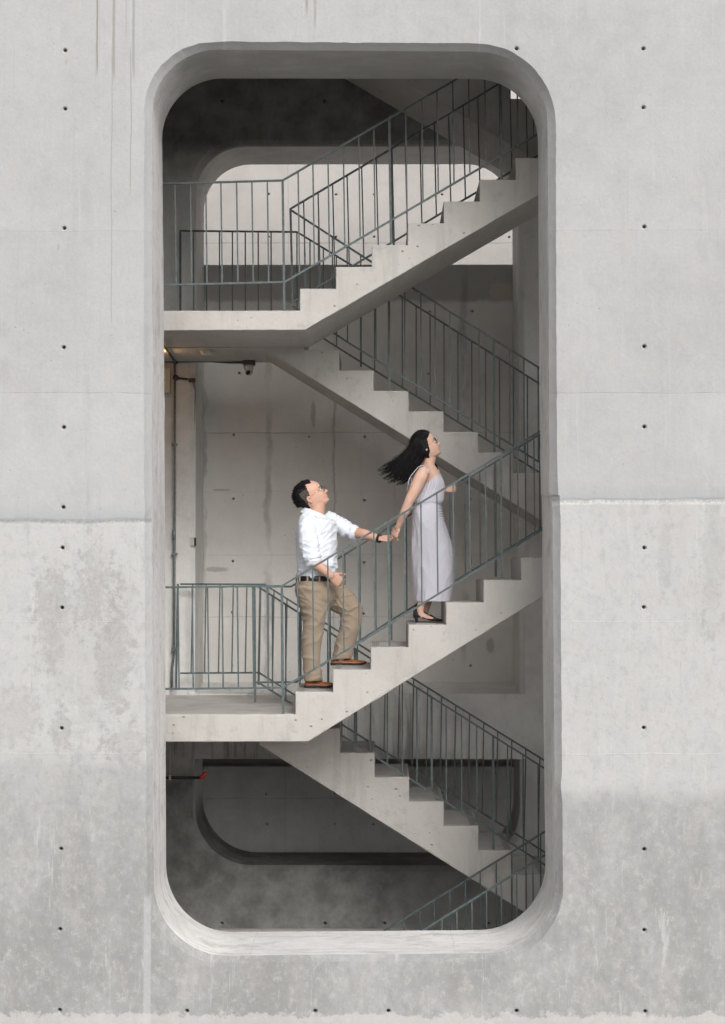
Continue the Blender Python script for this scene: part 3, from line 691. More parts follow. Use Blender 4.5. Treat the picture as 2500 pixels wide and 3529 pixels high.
m_skin_m = skin_mat('warm_skin', (.56, .335, .25)); m_skin_w = skin_mat('light_skin', (.62, .40, .31))
m_lips = plain('lips', (.50, .16, .14), .4); m_teeth = plain('teeth', (.8, .78, .74), .3); m_eyew = plain('eye_white', (.75, .73, .70), .3); m_iris = plain('dark_iris', (.02, .012, .01), .2)
m_nostril = plain('nostril_shadow_skin', (.30, .14, .10), .6)
def hair_mat(name, col):
    g = G(name); st = g.noise(60, 3, .5, g.map((1, 1, .25)))
    return g.done(g.mix(g.rng(st, .35, .7), tuple(c * .5 for c in col), tuple(c * 1.7 for c in col)), .5, g.bump(st, .002), .22)
m_hair = hair_mat('black_hair', (.0055, .005, .0055)); m_fade = plain('cropped_side_hair', (.062, .047, .037), .8, 0, .35, 120, .001)
m_shirt = fabric('white_cotton', (.66, .69, .76)); m_khaki = fabric('khaki_twill', (.30, .238, .178))
m_lav = fabric('lavender_crepe', (.53, .515, .575), .75); m_strap = plain('lavender_cord', (.60, .55, .62), .7)
m_belt = plain('black_leather', (.012, .013, .018), .35, spec=.5); m_shoe = plain('tan_leather', (.26, .085, .028), .3, 0, .25, 18, .0008, .55)
m_sole = plain('dark_sole', (.02, .016, .014), .6); m_suede = plain('black_suede', (.014, .013, .015), .8); m_gold = plain('rose_gold', (.75, .48, .36), .25, 1, .05)
m_lens = None
g = G('spectacle_lens'); g.b.inputs['Transmission Weight'].default_value = 1; g.b.inputs['IOR'].default_value = 1.05; m_lens = g.done((.95, .95, .95), .03, None, .5)
def PM(x, y, d): return P(950 + x / 2.7956, 1600 + y / 2.7956, d)
def PMH(x, y, d): return P(980 + x / 7.38, 1630 + y / 7.38, d)
def PW(x, y, d): return P(1250 + x / 3.14, 1450 + y / 3.14, d)
def PWH(x, y, d): return P(1300 + x / 5.8, 1460 + y / 5.8, d)
def remesh(mb, vox, smooth=6, fac=.5):
    me = mesh('tmp', mb.v, mb.f, []) if False else mesh('tmp', mb.v, mb.f, m_sole)
    o = bpy.data.objects.new('tmp', me); COL.objects.link(o)
    md = o.modifiers.new('r', 'REMESH'); md.mode = 'VOXEL'; md.voxel_size = vox
    if smooth:
        sm = o.modifiers.new('s', 'SMOOTH'); sm.iterations = smooth; sm.factor = fac
    dg = bpy.context.evaluated_depsgraph_get(); ev = o.evaluated_get(dg); m2 = ev.to_mesh()
    v = [x.co.copy() for x in m2.vertices]; f = [tuple(p.vertices) for p in m2.polygons]; nr = [x.normal.copy() for x in m2.vertices]
    ev.to_mesh_clear(); bpy.data.objects.remove(o); bpy.data.meshes.remove(me)
    return v, f, nr
def rdg(p): return 1 - abs(mnoise.noise(p)) * 2          # ridged noise: sharp creases
def finish(name, v, f, mats, parent, facemat=None):
    base = pbase(parent); me = bpy.data.meshes.new(name); me.from_pydata([tuple(q - base) for q in v], [], f)
    for m in mats: me.materials.append(m)
    me.polygons.foreach_set('use_smooth', [True] * len(me.polygons))
    if facemat:
        for pl in me.polygons: pl.material_index = facemat(pl.center + base)
    o = bpy.data.objects.new(name, me); COL.objects.link(o); o.parent = parent; return o
def interp(tab, x):
    if x <= tab[0][0]: return tab[0][1]
    for (a, u), (b, w_) in zip(tab, tab[1:]):
        if x <= b:
            t = (x - a) / (b - a); t = t * t * (3 - 2 * t) * .4 + t * .6; return u + (w_ - u) * t
    return tab[-1][1]
FR = [(0, .25), (.03, .37), (.07, .425), (.11, .425), (.145, .405), (.175, .428), (.205, .412), (.235, .438), (.27, .425), (.32, .435), (.40, .425), (.47, .40), (.52, .412), (.57, .428), (.66, .425), (.75, .395), (.84, .33), (.92, .23), (.97, .12), (1, .02)]
BK = [(0, .02), (.1, .12), (.2, .24), (.3, .35), (.4, .42), (.5, .45), (.6, .455), (.7, .435), (.8, .38), (.9, .27), (.97, .14), (1, .02)]
WD = [(0, .10), (.05, .18), (.1, .215), (.2, .265), (.3, .29), (.4, .305), (.5, .315), (.6, .33), (.7, .325), (.8, .29), (.9, .21), (.97, .11), (1, .02)]
class Head:
    def __init__(s, ear, H, pitch, sx=1.0, yc=15.85, turn=0.0, ez=.38, smile=0):
        s.H, s.p, s.sx = H, pitch, sx
        s.R = Matrix.Rotation(turn, 3, 'Z') @ Matrix.Rotation(-pitch, 3, 'Y')
        s.ear = Vector((ear.x, yc, ear.z)); s.o = s.ear - s.R @ Vector((0, 0, ez * H)); s.ez = ez
    def w(s, x, y, z): return s.o + s.R @ Vector((x * s.H, y * s.H, z * s.H))
    def r(s, z, th):
        """surface radius vector at height z, angle th (0 = face)"""
        c, n = math.cos(th), math.sin(th)
        f, b, wd = interp(FR, z) * s.sx, interp(BK, z), interp(WD, z)
        e = 2.25
        ax = f if c >= 0 else b
        k = (abs(c / ax) ** e + abs(n / wd) ** e) ** (-1 / e)
        x, y = k * c, k * n
        if c > 0:
            y_ = y
            nose = math.exp(-(y_ / .052) ** 2) * interp([(.25, 0), (.285, .03), (.305, .085), (.335, .112), (.37, .095), (.43, .055), (.49, .018), (.53, 0)], z)
            nose += math.exp(-(abs(y_) - .055) ** 2 / .0011) * interp([(.28, 0), (.31, .030), (.35, .022), (.38, 0)], z)
            eye = -math.exp(-((abs(y_) - .125) / .065) ** 2) * math.exp(-((z - .475) / .045) ** 2) * .036
            brow = math.exp(-((abs(y_) - .13) / .09) ** 2) * math.exp(-((z - .555) / .03) ** 2) * .012
            cheek = math.exp(-((abs(y_) - .19) / .08) ** 2) * math.exp(-((z - .33) / .08) ** 2) * .022
            lip = math.exp(-(y_ / .10) ** 2) * (math.exp(-((z - .228) / .018) ** 2) + math.exp(-((z - .178) / .018) ** 2)) * .016 - math.exp(-(y_ / .11) ** 2) * math.exp(-((z - .205) / .012) ** 2) * .016
            x += nose + eye + brow + cheek + lip
        return x, y
    def grid(s, off=None, nz=64, nt=88, z0=0.0):
        rings = []
        for i in range(nz + 1):
            z = z0 + (1 - z0) * (1 - (1 - i / nz) ** 1.0)
            if i > nz - 8: z = 1 - (1 - z) ** 1.25 * (8 / nz) ** -.25
            ring = []
            for j in range(nt):
                th = 2 * math.pi * j / nt; x, y = s.r(min(z, 1), th)
                d = off(z, th, x, y) if off else 0
                if d:
                    L = math.hypot(x, y) + 1e-6; up = smoothstep(.6, 1, z); k = 1 + d * (1 - .3 * up) / max(L, .12); x *= k; y *= k
                    ring.append(s.w(x, y, z + d * up))
                else: ring.append(s.w(x, y, z))
            rings.append(ring)
        return rings
def add_ear(mb, hd, side, q_=1.0):
    c = hd.w(-.02, side * .30, hd.ez); hd = type('H', (), {'H': hd.H * q_, 'R': hd.R})
    R = hd.R @ Matrix.Rotation(side * .35, 3, 'Z') @ Matrix.Rotation(-.2, 3, 'Y')
    n = 20; rings = []
    for k in range(n):     # helix as a closed torus-like loop
        a = 2 * math.pi * k / n; rx, rz = .062 * hd.H, .105 * hd.H
        if math.sin(a) < 0: rx *= .7
        q = Vector((rx * math.cos(a), side * (.035 + .015 * math.cos(a + 2.6)) * hd.H, rz * math.sin(a))); rings.append(c + R @ q)
    m = []
    for k in range(n):
        a = rings[k - 1]; b = rings[(k + 1) % n]; t = (b - a).normalized(); u = R @ Vector((0, side, 0)); w_ = t.cross(u).normalized(); r_ = .017 * hd.H
        m.append([rings[k] + (u * math.cos(x) + w_ * math.sin(x)) * r_ for x in [i * math.pi / 3 for i in range(6)]])
    mb.loft(m, cap=False, closed=True)
    mb.ball(c + R @ Vector((0, side * .008 * hd.H, 0)), (.052 * hd.H, .028 * hd.H, .088 * hd.H), 8, R)
    mb.ball(c + R @ Vector((.01 * hd.H, side * .03 * hd.H, -.085 * hd.H)), .022 * hd.H, 6, R)
def facemat(hd, teeth=True):
    inv = hd.R.transposed(); H = hd.H
    def fm(c):
        q = inv @ (c - hd.o) / H; z, y, x = q.z, abs(q.y), q.x
        if x > .33 and y < .095 and .15 < z < .25:
            lim = .095 - abs(z - .205) * .9
            if y < lim:
                if abs(z - .207) < .014 and y < .075: return 2
                if .160 < z < .246: return 1
        if x > .40 and y < .05 and .283 < z < .302: return 3
        return 0
    return fm
def eyes(hd, parent):
    for sd_ in (-1, 1):
        c = hd.w(.355 * hd.sx, sd_ * .13, .475); mb = MB(); mb.ball(c, .047 * hd.H, 8); e = mb.obj('eye', m_eyew, parent, True)
        mb = MB(); mb.ball(hd.w(.384 * hd.sx, sd_ * .132, .482), .024 * hd.H, 6); mb.obj('iris', m_iris, e, True)
        mb = MB(); pts = []
        for k in range(7):
            t = k / 6; y = .055 + .15 * t; z = .565 + .02 * math.sin(math.pi * t) - .012 * t; th = math.atan2(y, .38)
            x, yy = hd.r(z, math.asin(min(1, y / .42))); pts.append(hd.w(x + .004, sd_ * y, z))
        mb.tube(pts, [(.004 * hd.H * 1.6, .012 * hd.H)] * 7, 6, ref=hd.R @ Vector((1, 0, 0))); mb.obj('eyebrow', m_hair, parent, True)
        mb = MB(); pts = []
        for k in range(6):
            t = k / 5; pts.append(hd.w(.385 * hd.sx - .03 * t, sd_ * (.075 + .11 * t), .498 + .012 * math.sin(math.pi * t)))
        mb.tube(pts, .006 * hd.H, 5); mb.obj('eyelashes', m_hair, parent, True)
def glasses(hd, parent, rim, temple):
    t = bpy.data.objects.new('glasses', None); COL.objects.link(t); t.parent = parent; t.location = hd.w(.45 * hd.sx, 0, .47) - pbase(parent)
    for sd_ in (-1, 1):
        cy, cz, r_ = sd_ * .135, .465, .092
        pts = [hd.w(.462 * hd.sx - .03 * abs(cy + r_ * math.cos(a)) / .2, cy + r_ * math.cos(a), cz + r_ * .95 * math.sin(a)) for a in [2 * math.pi * k / 20 for k in range(20)]]
        mb = MB(); rings = []
        for k in range(20):
            tt = (pts[(k + 1) % 20] - pts[k - 1]).normalized(); u = hd.R @ Vector((1, 0, 0)); w_ = tt.cross(u).normalized()
            rings.append([pts[k] + (u * math.cos(x) + w_ * math.sin(x)) * .0021 for x in [i * math.pi / 2.5 for i in range(5)]])
        mb.loft(rings, False, True); mb.obj('rim', rim, t, True)
        mb = MB(); mb.add(pts, [tuple(range(20))]); mb.obj('lens', m_lens, t)
        mb = MB(); mb.tube([hd.w(.43 * hd.sx, sd_ * .235, .49), hd.w(.25, sd_ * .318, .475), hd.w(.05, sd_ * .335, .46), hd.w(-.03, sd_ * .33, .42)], .0016, 5); mb.obj('temple_arm', temple, t, True)
    mb = MB(); mb.tube([hd.w(.465 * hd.sx + .02, -.045, .475), hd.w(.49 * hd.sx + .04, 0, .485), hd.w(.465 * hd.sx + .02, .045, .475)], .0014, 5); mb.obj('bridge', rim, t, True)
def hand(mb, wrist, d, nrm, thumb_side, L=.185, wr=.024, curl=(.5, .55, .6, .65), spread=.10, thumb=(.5, .6), tdir=None):
    """palm + five separate bent fingers. d: pointing direction, nrm: back-of-hand normal, thumb_side: +1/-1 along nrm x d"""
    d = Vector(d).normalized(); nrm = Vector(nrm); nrm = (nrm - d * nrm.dot(d)).normalized(); s_ = nrm.cross(d) * thumb_side
    pl = L * .50; pw = L * .235
    mb.tube([wrist - d * .01, wrist + d * pl * .25, wrist + d * pl * .6, wrist + d * pl * .95, wrist + d * pl * 1.05], [(wr * .8, wr), (L * .085, pw * .85), (L * .08, pw * .98), (L * .066, pw), (L * .045, pw * .9)], 14, ref=nrm)
    for k, (off, fl) in enumerate(((.78, .40), (.27, .445), (-.25, .415), (-.75, .33))):
        b = wrist + d * pl * (1.0 - .05 * abs(off)) + s_ * pw * off; dd = (d + s_ * spread * off).normalized(); r0 = L * .047 * (1 if k < 3 else .88)
        pts = [b - dd * .012, b]; ang = 0; p = b
        for seg, part in enumerate((.45, .31, .24)):
            ang += curl[k] * (1.0, 1.15, .7)[seg]; v_ = dd * math.cos(ang) - nrm * math.sin(ang); p = p + v_ * fl * L * part; pts.append(p)
        mb.capsule(pts, [r0 * 1.05, r0 * 1.05, r0 * .98, r0 * .9, r0 * .72], 8)
    b = wrist + d * pl * .22 + s_ * pw * .55; td = Vector(tdir).normalized() if tdir else (d * .75 + s_ * .75 - nrm * .35).normalized(); td2 = (td + d * thumb[0] - nrm * thumb[1] * .5).normalized()
    p1 = b + td * L * .20; p2 = p1 + td2 * L * .17; p3 = p2 + (td2 + d * .2).normalized() * L * .13
    mb.capsule([b, p1, p2, p3], [L * .085, L * .072, L * .055, L * .043], 8)
def rng_rows(rows, d, PX, hy, yc=None, n=40, sq=1.0, yaw=0.0):
    """rings from silhouettes: rows of (y, x_left, x_right, half depth factor, depth centre)"""
    out = []
    for r in rows:
        y, xl, xr, hd_, dc = r
        a = PX(xl, y, dc); b = PX(xr, y, dc); c = (a + b) / 2; rx = (b - a).length / 2
        out.append([Vector((c.x + rx * math.copysign(abs(math.cos(t)) ** sq, math.cos(t)), dc + hd_ * math.copysign(abs(math.sin(t)) ** sq, math.sin(t)), c.z)) for t in [2 * math.pi * k / n for k in range(n)]])
    return out
# ---- the man
YM = 15.84
man = empty('person', PM(420, 2155, YM), 'man in white shirt and khaki trousers climbing the steps, holding the hand of a woman', 'person')
hm = Head(PMH(690, 680, YM), .276, math.radians(34), 1.13, YM, ez=.38)
mb = MB(); mb.loft(hm.grid(z0=.0)); add_ear(mb, hm, -1); add_ear(mb, hm, 1)
mb.capsule([PM(380, 560, YM), PM(398, 470, YM), PM(405, 400, YM), PM(395, 350, YM)], [.078, .068, .068, .07], 20)
mb.capsule([PMH(940, 770, YM), PMH(850, 720, YM)], [.040, .058], 14)
# hidden trunk, near arm, far arm, legs
yS, yL = YM - .185, YM + .19
mb.loft(rng_rows([(470, 330, 440, .08, YM), (540, 300, 490, .13, YM), (700, 260, 530, .14, YM), (900, 270, 530, .14, YM), (1100, 260, 510, .13, YM), (1250, 270, 500, .13, YM), (1330, 300, 470, .10, YM)], 0, PM, 0))
elb = PM(330, 880, yS - .05); wri = PM(535, 1075, yS - .07)
mb.capsule([PM(335, 590, yS + .04), PM(325, 720, yS), elb, PM(400, 965, yS - .06), wri], [.05, .05, .048, .050, .032], 18)
hand(mb, wri + Vector((0, 0, 0)), PM(640, 1145, YM - .24) - PM(530, 1070, YM - .26), (-.15, -1, .15), 1, .20, .03, (.75, .8, .85, .9), .08, (.6, .7))
ew = PM(750, 655, yL); ww = PM(985, 712, YM + .05)
mb.capsule([PM(520, 570, yL - .03), PM(640, 612, yL), ew, PM(850, 675, YM + .12), ww], [.045, .046, .048, .047, .031], 18)
hand(mb, ww, PM(1150, 735, YM + .02) - ww, (-.1, .45, -1), -1, .20, .029, (.22, .32, .40, .45), .07, (.7, .2), (PM(1120, 672, YM - .03) - PM(1030, 690, YM + .02)))
hipn = PM(350, 1200, YM - .10); hipf = PM(440, 1190, YM + .10)
kn, an = PM(375, 1600, YM - .10), PM(345, 2060, YM - .08)
kf, af = PM(770, 1380, YM + .10), PM(630, 1840, YM + .10)
mb.capsule([hipn, kn, an, an + Vector((0, 0, -.04))], [.09, .06, .042, .042], 16); mb.capsule([hipf, PM(720, 1400, YM + .10), af, af + Vector((0, 0, -.04))], [.085, .055, .042, .042], 16)
v, f, nr = remesh(mb, .0032, 7); finish('body', v, f, [m_skin_m, m_lips, m_teeth, m_nostril], man, facemat(hm))
eyes(hm, man); glasses(hm, man, m_black, m_gold)
# hair: dark cap on the crown and nape, cropped sides
def hmask(z, th, x, y):
    a = abs(((th + math.pi) % (2 * math.pi)) - math.pi)      # 0 = face
    line = .87 - .08 * smoothstep(.3, .7, a) + .04 * smoothstep(.7, 1.0, a) - .36 * smoothstep(1.22, 1.45, a) - .12 * smoothstep(1.55, 1.75, a) - .19 * smoothstep(1.9, 2.3, a)
    return z - line
def hoff(z, th, x, y):
    a = abs(((th + math.pi) % (2 * math.pi)) - math.pi); m_ = hmask(z, th, x, y)
    n = mnoise.noise(Vector((math.cos(th) * 5, math.sin(th) * 5, z * 14)))
    thick = .016 + .018 * smoothstep(1.6, 2.4, a) + .012 * n
    thick *= .25 + .75 * smoothstep(.55, .75, z + .18 * smoothstep(1.9, 2.3, a) * 1.2)
    return -.035 + smoothstep(-.01, .03, m_) * (.035 + thick)
mb = MB(); mb.loft(hm.grid(hoff, 70, 110, .12), cap=True)
o = mb.obj('hair', [m_hair, m_fade], man, True); inv = hm.R.transposed(); bs = pbase(man)
for pl in o.data.polygons:
    q = inv @ (pl.center + bs - hm.o) / hm.H; a = abs(math.atan2(q.y, q.x))
    pl.material_index = 1 if (q.z < .72 + .05 * mnoise.noise(q * 9) and a < 2.15) else 0
mb = MB()
for k in range(900):
    th = random.uniform(1.2, math.pi) * random.choice((-1, 1)) if k > 90 else random.uniform(-1, 1); z = random.uniform(.42, .97) if k > 90 else random.uniform(.90, .98)
    if abs(th) < 2.1 and z < .78: continue
    x, y = hm.r(z, th); p = hm.w(x, y, z); n_ = (p - hm.w(0, 0, .55)).normalized(); up = (n_ * .55 + hm.R @ Vector((-.8, 0, .15 if z > .7 else -.75)) + Vector([random.uniform(-.3, .3) for _ in range(3)])).normalized()
    L = random.uniform(.016, .028); mb.tube([p + n_ * .002, p + n_ * .006 + up * L * .5, p + up * L], [.0030, .0022, .0006], 4)
mb.obj('hair_tufts', m_hair, man, True)
# shirt
mb = MB()
TR_ = rng_rows([(456, 305, 448, .078, YM), (476, 276, 482, .105, YM), (500, 250, 528, .150, YM), (522, 236, 556, .190, YM), (550, 222, 578, .218, YM), (620, 202, 592, .215, YM), (720, 196, 592, .205, YM), (820, 208, 588, .20, YM),
    (920, 212, 590, .198, YM), (1000, 210, 590, .195, YM), (1060, 206, 578, .185, YM), (1095, 206, 572, .18, YM)], 0, PM, 0, n=48)
for i_, tl_ in enumerate((.032, .036, .030, .014)):
    for j_, p_ in enumerate(TR_[i_]): p_.z -= tl_ * math.cos(2 * math.pi * j_ / 48)
mb.loft(TR_)
mb.capsule([PM(318, 560, yS + .02), PM(312, 660, yS - .01), PM(325, 780, yS - .03), PM(345, 880, yS - .045), PM(352, 905, yS - .05)], [.080, .082, .076, .070, .068], 26)
mb.capsule([PM(530, 545, yL - .02), PM(610, 590, yL), PM(680, 630, yL), PM(742, 658, yL), PM(752, 662, yL)], [.078, .076, .070, .066, .066], 26)
v, f, nr = remesh(mb, .0062, 14)
arm_n = PM(350, 890, yS - .05); 
def shirt_disp(p):
    # diagonal drag folds from the shoulders, bunching above the belt and at the elbows
    a = Vector((p.x * 2 + p.z * 3, p.y * 5, p.z * 13 - p.x * 11)); h = max(0, rdg(a)) ** 2.5 * .010 + max(0, rdg(Vector((p.x * 12 + 5, p.y * 8, p.z * 4)))) ** 3 * .005
    zz = PM(0, 1010, YM).z; k = smoothstep(.22, 0, abs(p.z - zz)); h += k * max(0, rdg(Vector((p.x * 5, p.y * 5, p.z * 17 + 3 * p.x)))) ** 2 * .012
    ar = (p - PM(335, 830, yS - .04)).length; k = smoothstep(.17, 0, ar); h += k * max(0, rdg(Vector((p.x * 14 + p.z * 12, p.y * 6, p.z * 20)))) ** 2 * .012
    ar = (p - PM(680, 640, yL)).length; k = smoothstep(.16, 0, ar); h += k * max(0, rdg(Vector((p.x * 22, p.y * 6, p.z * 8 + 4)))) ** 2 * .012
    return h - .004 + mnoise.noise(p * 11) * .003
v = [p + n_ * shirt_disp(p) for p, n_ in zip(v, nr)]
finish('shirt', v, f, [m_shirt], man)
def cuff(c, axis, r, h, name, mat, parent, flat=1.0):
    axis = Vector(axis).normalized(); u = axis.cross(Vector((0, 1, .1))).normalized(); w_ = axis.cross(u); R = []
    for dz, rr in ((-h, r * .94), (-h * .9, r * 1.03), (0, r * 1.05), (h * .9, r * 1.06), (h, r * .98), (h * .8, r * .9), (-h * .6, r * .86)):
        R.append([c + axis * dz + (u * math.cos(t) + w_ * math.sin(t) * flat) * (rr * (1 + .03 * math.sin(5 * t + dz * 90))) for t in [2 * math.pi * k / 28 for k in range(28)]])
    m_ = MB(); m_.loft(R, False, True); return m_.obj(name, mat, parent, True)
cuff(PM(352, 893, yS - .05), PM(362, 930, yS - .05) - PM(345, 870, yS - .05), .074, .022, 'rolled_cuff', m_shirt, man)
cuff(PM(740, 656, yL), PM(800, 690, yL) - PM(740, 658, yL), .068, .021, 'rolled_cuff', m_shirt, man)
# collar: folded band, standing at the back and pointing at the front
mb = MB(); R = []
n = 30
for k in range(n + 1):
    t = k / n; a = math.radians(-10 + 0) + (t - .5) * 2 * math.radians(172)           # 0 = back of neck
    cx = PM(385, 0, YM).x; ax, ay = .090, .092
    bx_c = Vector((cx - ax * math.cos(a), YM + ay * math.sin(a), 0)); fr = (1 - math.cos(a)) / 2
    ztop = PM(0, 418, YM).z + (PM(0, 496, YM).z - PM(0, 415, YM).z) * fr ** 1.1
    out_ = Vector((-math.cos(a), math.sin(a), 0)); pt = smoothstep(.8, 1, abs(t - .5) * 2)
    flap = .040 + .026 * pt
    R.append([Vector((bx_c.x, bx_c.y, ztop - .02)) - out_ * .004, Vector((bx_c.x, bx_c.y, ztop)), Vector((bx_c.x, bx_c.y, ztop)) + out_ * .006 + Vector((0, 0, .002)), Vector((bx_c.x, bx_c.y, ztop - flap)) + out_ * .046, Vector((bx_c.x, bx_c.y, ztop - flap - .003)) + out_ * .040, Vector((bx_c.x, bx_c.y, ztop - .02)) + out_ * .006])
mb.loft(R, cap=True); mb.obj('collar', m_shirt, man)
pk = MB(); pc = PM(520, 640, YM)
# trousers
mb = MB()
mb.loft(rng_rows([(1088, 200, 578, .182, YM), (1130, 192, 584, .186, YM), (1200, 190, 600, .195, YM), (1270, 205, 600, .195, YM), (1340, 225, 560, .175, YM), (1400, 260, 510, .13, YM)], 0, PM, 0, n=44))
def leg(rows, yc, hy):
    return rng_rows([(y, a, b, hy * k, yc) for y, a, b, k in rows], 0, PM, 0, n=32)
mb.loft(leg([(1180, 204, 505, 1.0), (1280, 216, 500, 1.0), (1380, 244, 500, .95), (1460, 260, 490, .86), (1540, 266, 474, .78), (1640, 252, 460, .73), (1740, 248, 446, .70), (1840, 256, 438, .66), (1950, 268, 438, .62), (2030, 276, 450, .62), (2085, 284, 456, .63)], YM - .095, .125))
# raised leg: thigh forward, shin down and slightly back
def obl(rings_def, yc):
    R = []
    for (x1, y1), (x2, y2), hy in rings_def:
        a, b = PM(x1, y1, yc), PM(x2, y2, yc); c = (a + b) / 2; u = (b - a) / 2
        R.append([c + u * math.cos(t) + Vector((0, hy * math.sin(t), 0)) for t in [2 * math.pi * k / 32 for k in range(32)]])
    return R
mb.loft(obl([((470, 1130), (380, 1350), .12), ((560, 1115), (450, 1390), .125), ((650, 1150), (520, 1400), .12), ((720, 1200), (570, 1420), .112), ((785, 1270), (615, 1440), .105), ((832, 1345), (632, 1462), .10),
    ((845, 1410), (628, 1500), .095), ((832, 1500), (618, 1545), .09), ((815, 1600), (604, 1630), .086), ((788, 1700), (582, 1720), .082), ((752, 1790), (556, 1800), .08), ((738, 1868), (540, 1880), .08)], YM + .10))
v, f, nr = remesh(mb, .0062, 7)
kneeF = PM(800, 1400, YM + .1); kneeB = PM(280, 1500, YM - .1)
def tr_disp(p):
    h = max(0, rdg(Vector((p.x * 4 + p.z * 3, p.y * 6, p.z * 9 - p.x * 5 + 7)))) ** 3 * .010
    k = smoothstep(.22, 0, (p - PM(650, 1440, YM + .1)).length); h += k * max(0, rdg(Vector((p.x * 9 + p.z * 16, p.y * 5, p.z * 12 - p.x * 8)))) ** 2 * .013
    k = smoothstep(.22, 0, (p - PM(540, 1280, YM)).length); h += k * max(0, rdg(Vector((p.x * 20 + p.z * 10, p.y * 6, p.z * 6 + 2)))) ** 2 * .012
    k = smoothstep(.30, 0, (p - PM(260, 1400, YM - .1)).length); h += k * max(0, rdg(Vector((p.x * 6, p.y * 5, p.z * 22 + p.x * 10)))) ** 2 * .013
    for q in (PM(370, 2010, YM - .09), PM(640, 1820, YM + .1)):
        k = smoothstep(.15, 0, (p - q).length); h += k * max(0, rdg(Vector((p.x * 8 + 3, p.y * 6, p.z * 19 + p.x * 9)))) ** 2 * .012
    return h - .004 + mnoise.noise(p * 8) * .004
v = [p + n_ * tr_disp(p) for p, n_ in zip(v, nr)]
finish('trousers', v, f, [m_khaki], man)
# belt and loops
mb = MB(); mb.loft(rng_rows([(1076, 201, 579, .187, YM), (1078, 197, 583, .191, YM), (1122, 194, 586, .195, YM), (1125, 199, 581, .190, YM)], 0, PM, 0, n=48), cap=False); bl = mb.obj('belt', m_belt, man, True)
for ang in (-112, -78, -40, -140):
    a = math.radians(ang); c = PM(390, 1100, YM); rx = (PM(586, 1100, YM) - PM(194, 1100, YM)).length / 2; p = Vector((c.x + rx * math.cos(a), YM + .197 * math.sin(a), c.z))
    mb = MB(); mb.box((p.x - .007, p.y - .004, p.z - .026), (p.x + .007, p.y + .004, p.z + .026), .002); mb.obj('belt_loop', m_khaki, man)
# shoes
def shoe(PX, xh, xt, ysole, yc, hgt, parent, mat, heel=.020, wide=.048, tilt=0, name='shoe'):
    a, b = PX(xh, ysole, yc), PX(xt, ysole, yc); L = b.x - a.x; z0 = a.z
    R = []
    for t, w_, h_ in ((0, .55, .80), (.03, .80, .95), (.12, .95, 1.0), (.25, .95, 1.02), (.38, .9, .98), (.5, .95, .74), (.62, 1.05, .58), (.75, 1.05, .50), (.87, .86, .44), (.95, .58, .37), (1, .25, .26)):
        x = a.x + L * t; ring = []
        for k in range(20):
            th = 2 * math.pi * k / 20; sy = math.sin(th); cz = math.cos(th)
            ring.append(Vector((x, yc + wide * w_ * sy * (1 if cz < 0 else (1 - .35 * cz)), z0 + .020 + tilt * t + (hgt * h_ if cz > 0 else .006) * cz)))
        R.append(ring)
    s_ = bpy.data.objects.new(name, None); COL.objects.link(s_); s_.parent = parent; s_.location = a - pbase(parent)
    m1 = MB(); m1.loft(R); m1.obj('upper', mat, s_, True)
    m2 = MB(); R2 = []
    for t, w_ in ((-.015, .6), (.03, .86), (.12, 1.0), (.3, .9), (.45, .88), (.62, 1.1), (.75, 1.12), (.88, .92), (.96, .64), (1.015, .28)):
        x = a.x + L * t; up = .012 * max(0, (t - .75) / .25) ** 2; lo = (0 if t < .30 else .009 * smoothstep(.3, .36, t) * (1 - smoothstep(.5, .62, t)))
        R2.append([Vector((x, yc - wide * w_, z0 + lo + up)), Vector((x, yc + wide * w_, z0 + lo + up)), Vector((x, yc + wide * w_, z0 + .020 + up)), Vector((x, yc - wide * w_, z0 + .020 + up))])
    m2.loft(R2); m2.obj('sole', m_sole, s_)
    return s_
shoe(PM, 285, 563, 2153, YM - .09, .058, man, m_shoe)
shoe(PM, 534, 873, 1935, YM + .10, .052, man, m_shoe)
# watch band
cuff(PM(1000, 716, YM + .048), ww - PM(850, 675, YM + .12), .036, .013, 'watch_band', m_black, man)
# ---- the woman
YWm = 15.86
wom = empty('person', PW(690, 2180, YWm), 'woman in lavender sleeveless dress with long black hair blown back, ahead of the man', 'person')
hw = Head(PWH(985, 500, YWm), .266, math.radians(26), .90, YWm, ez=.38)
mb = MB(); mb.loft(hw.grid()); add_ear(mb, hw, -1, .72); add_ear(mb, hw, 1, .72)
mb.capsule([PW(705, 560, YWm), PW(715, 480, YWm), PW(728, 420, YWm), PW(735, 350, YWm)], [.055, .049, .050, .055], 18)
mb.capsule([PW(775, 372, YWm), PW(745, 350, YWm)], [.022, .036], 12)
mb.loft(rng_rows([(470, 655, 775, .055, YWm), (505, 640, 800, .10, YWm), (540, 640, 822, .145, YWm), (600, 650, 862, .135, YWm), (700, 650, 868, .12, YWm), (800, 620, 850, .115, YWm), (900, 605, 835, .11, YWm), (1050, 580, 840, .13, YWm), (1200, 580, 860, .13, YWm), (1400, 600, 850, .12, YWm)], 0, PW, 0))
ysn, ysf = YWm - .145, YWm + .145
e1 = PW(505, 865, ysn - .02); w1 = PW(385, 1150, YWm - .06)
mb.capsule([PW(655, 560, ysn + .025), PW(625, 620, ysn), PW(560, 760, ysn - .01), e1, PW(460, 980, ysn - .0), PW(415, 1080, YWm - .09), w1], [.050, .056, .050, .040, .039, .031, .025], 18)
hand(mb, w1, PW(325, 1290, YWm - .03) - w1, (-.75, -.8, .1), -1, .17, .021, (.35, .5, .6, .65), .07, (.5, .5))
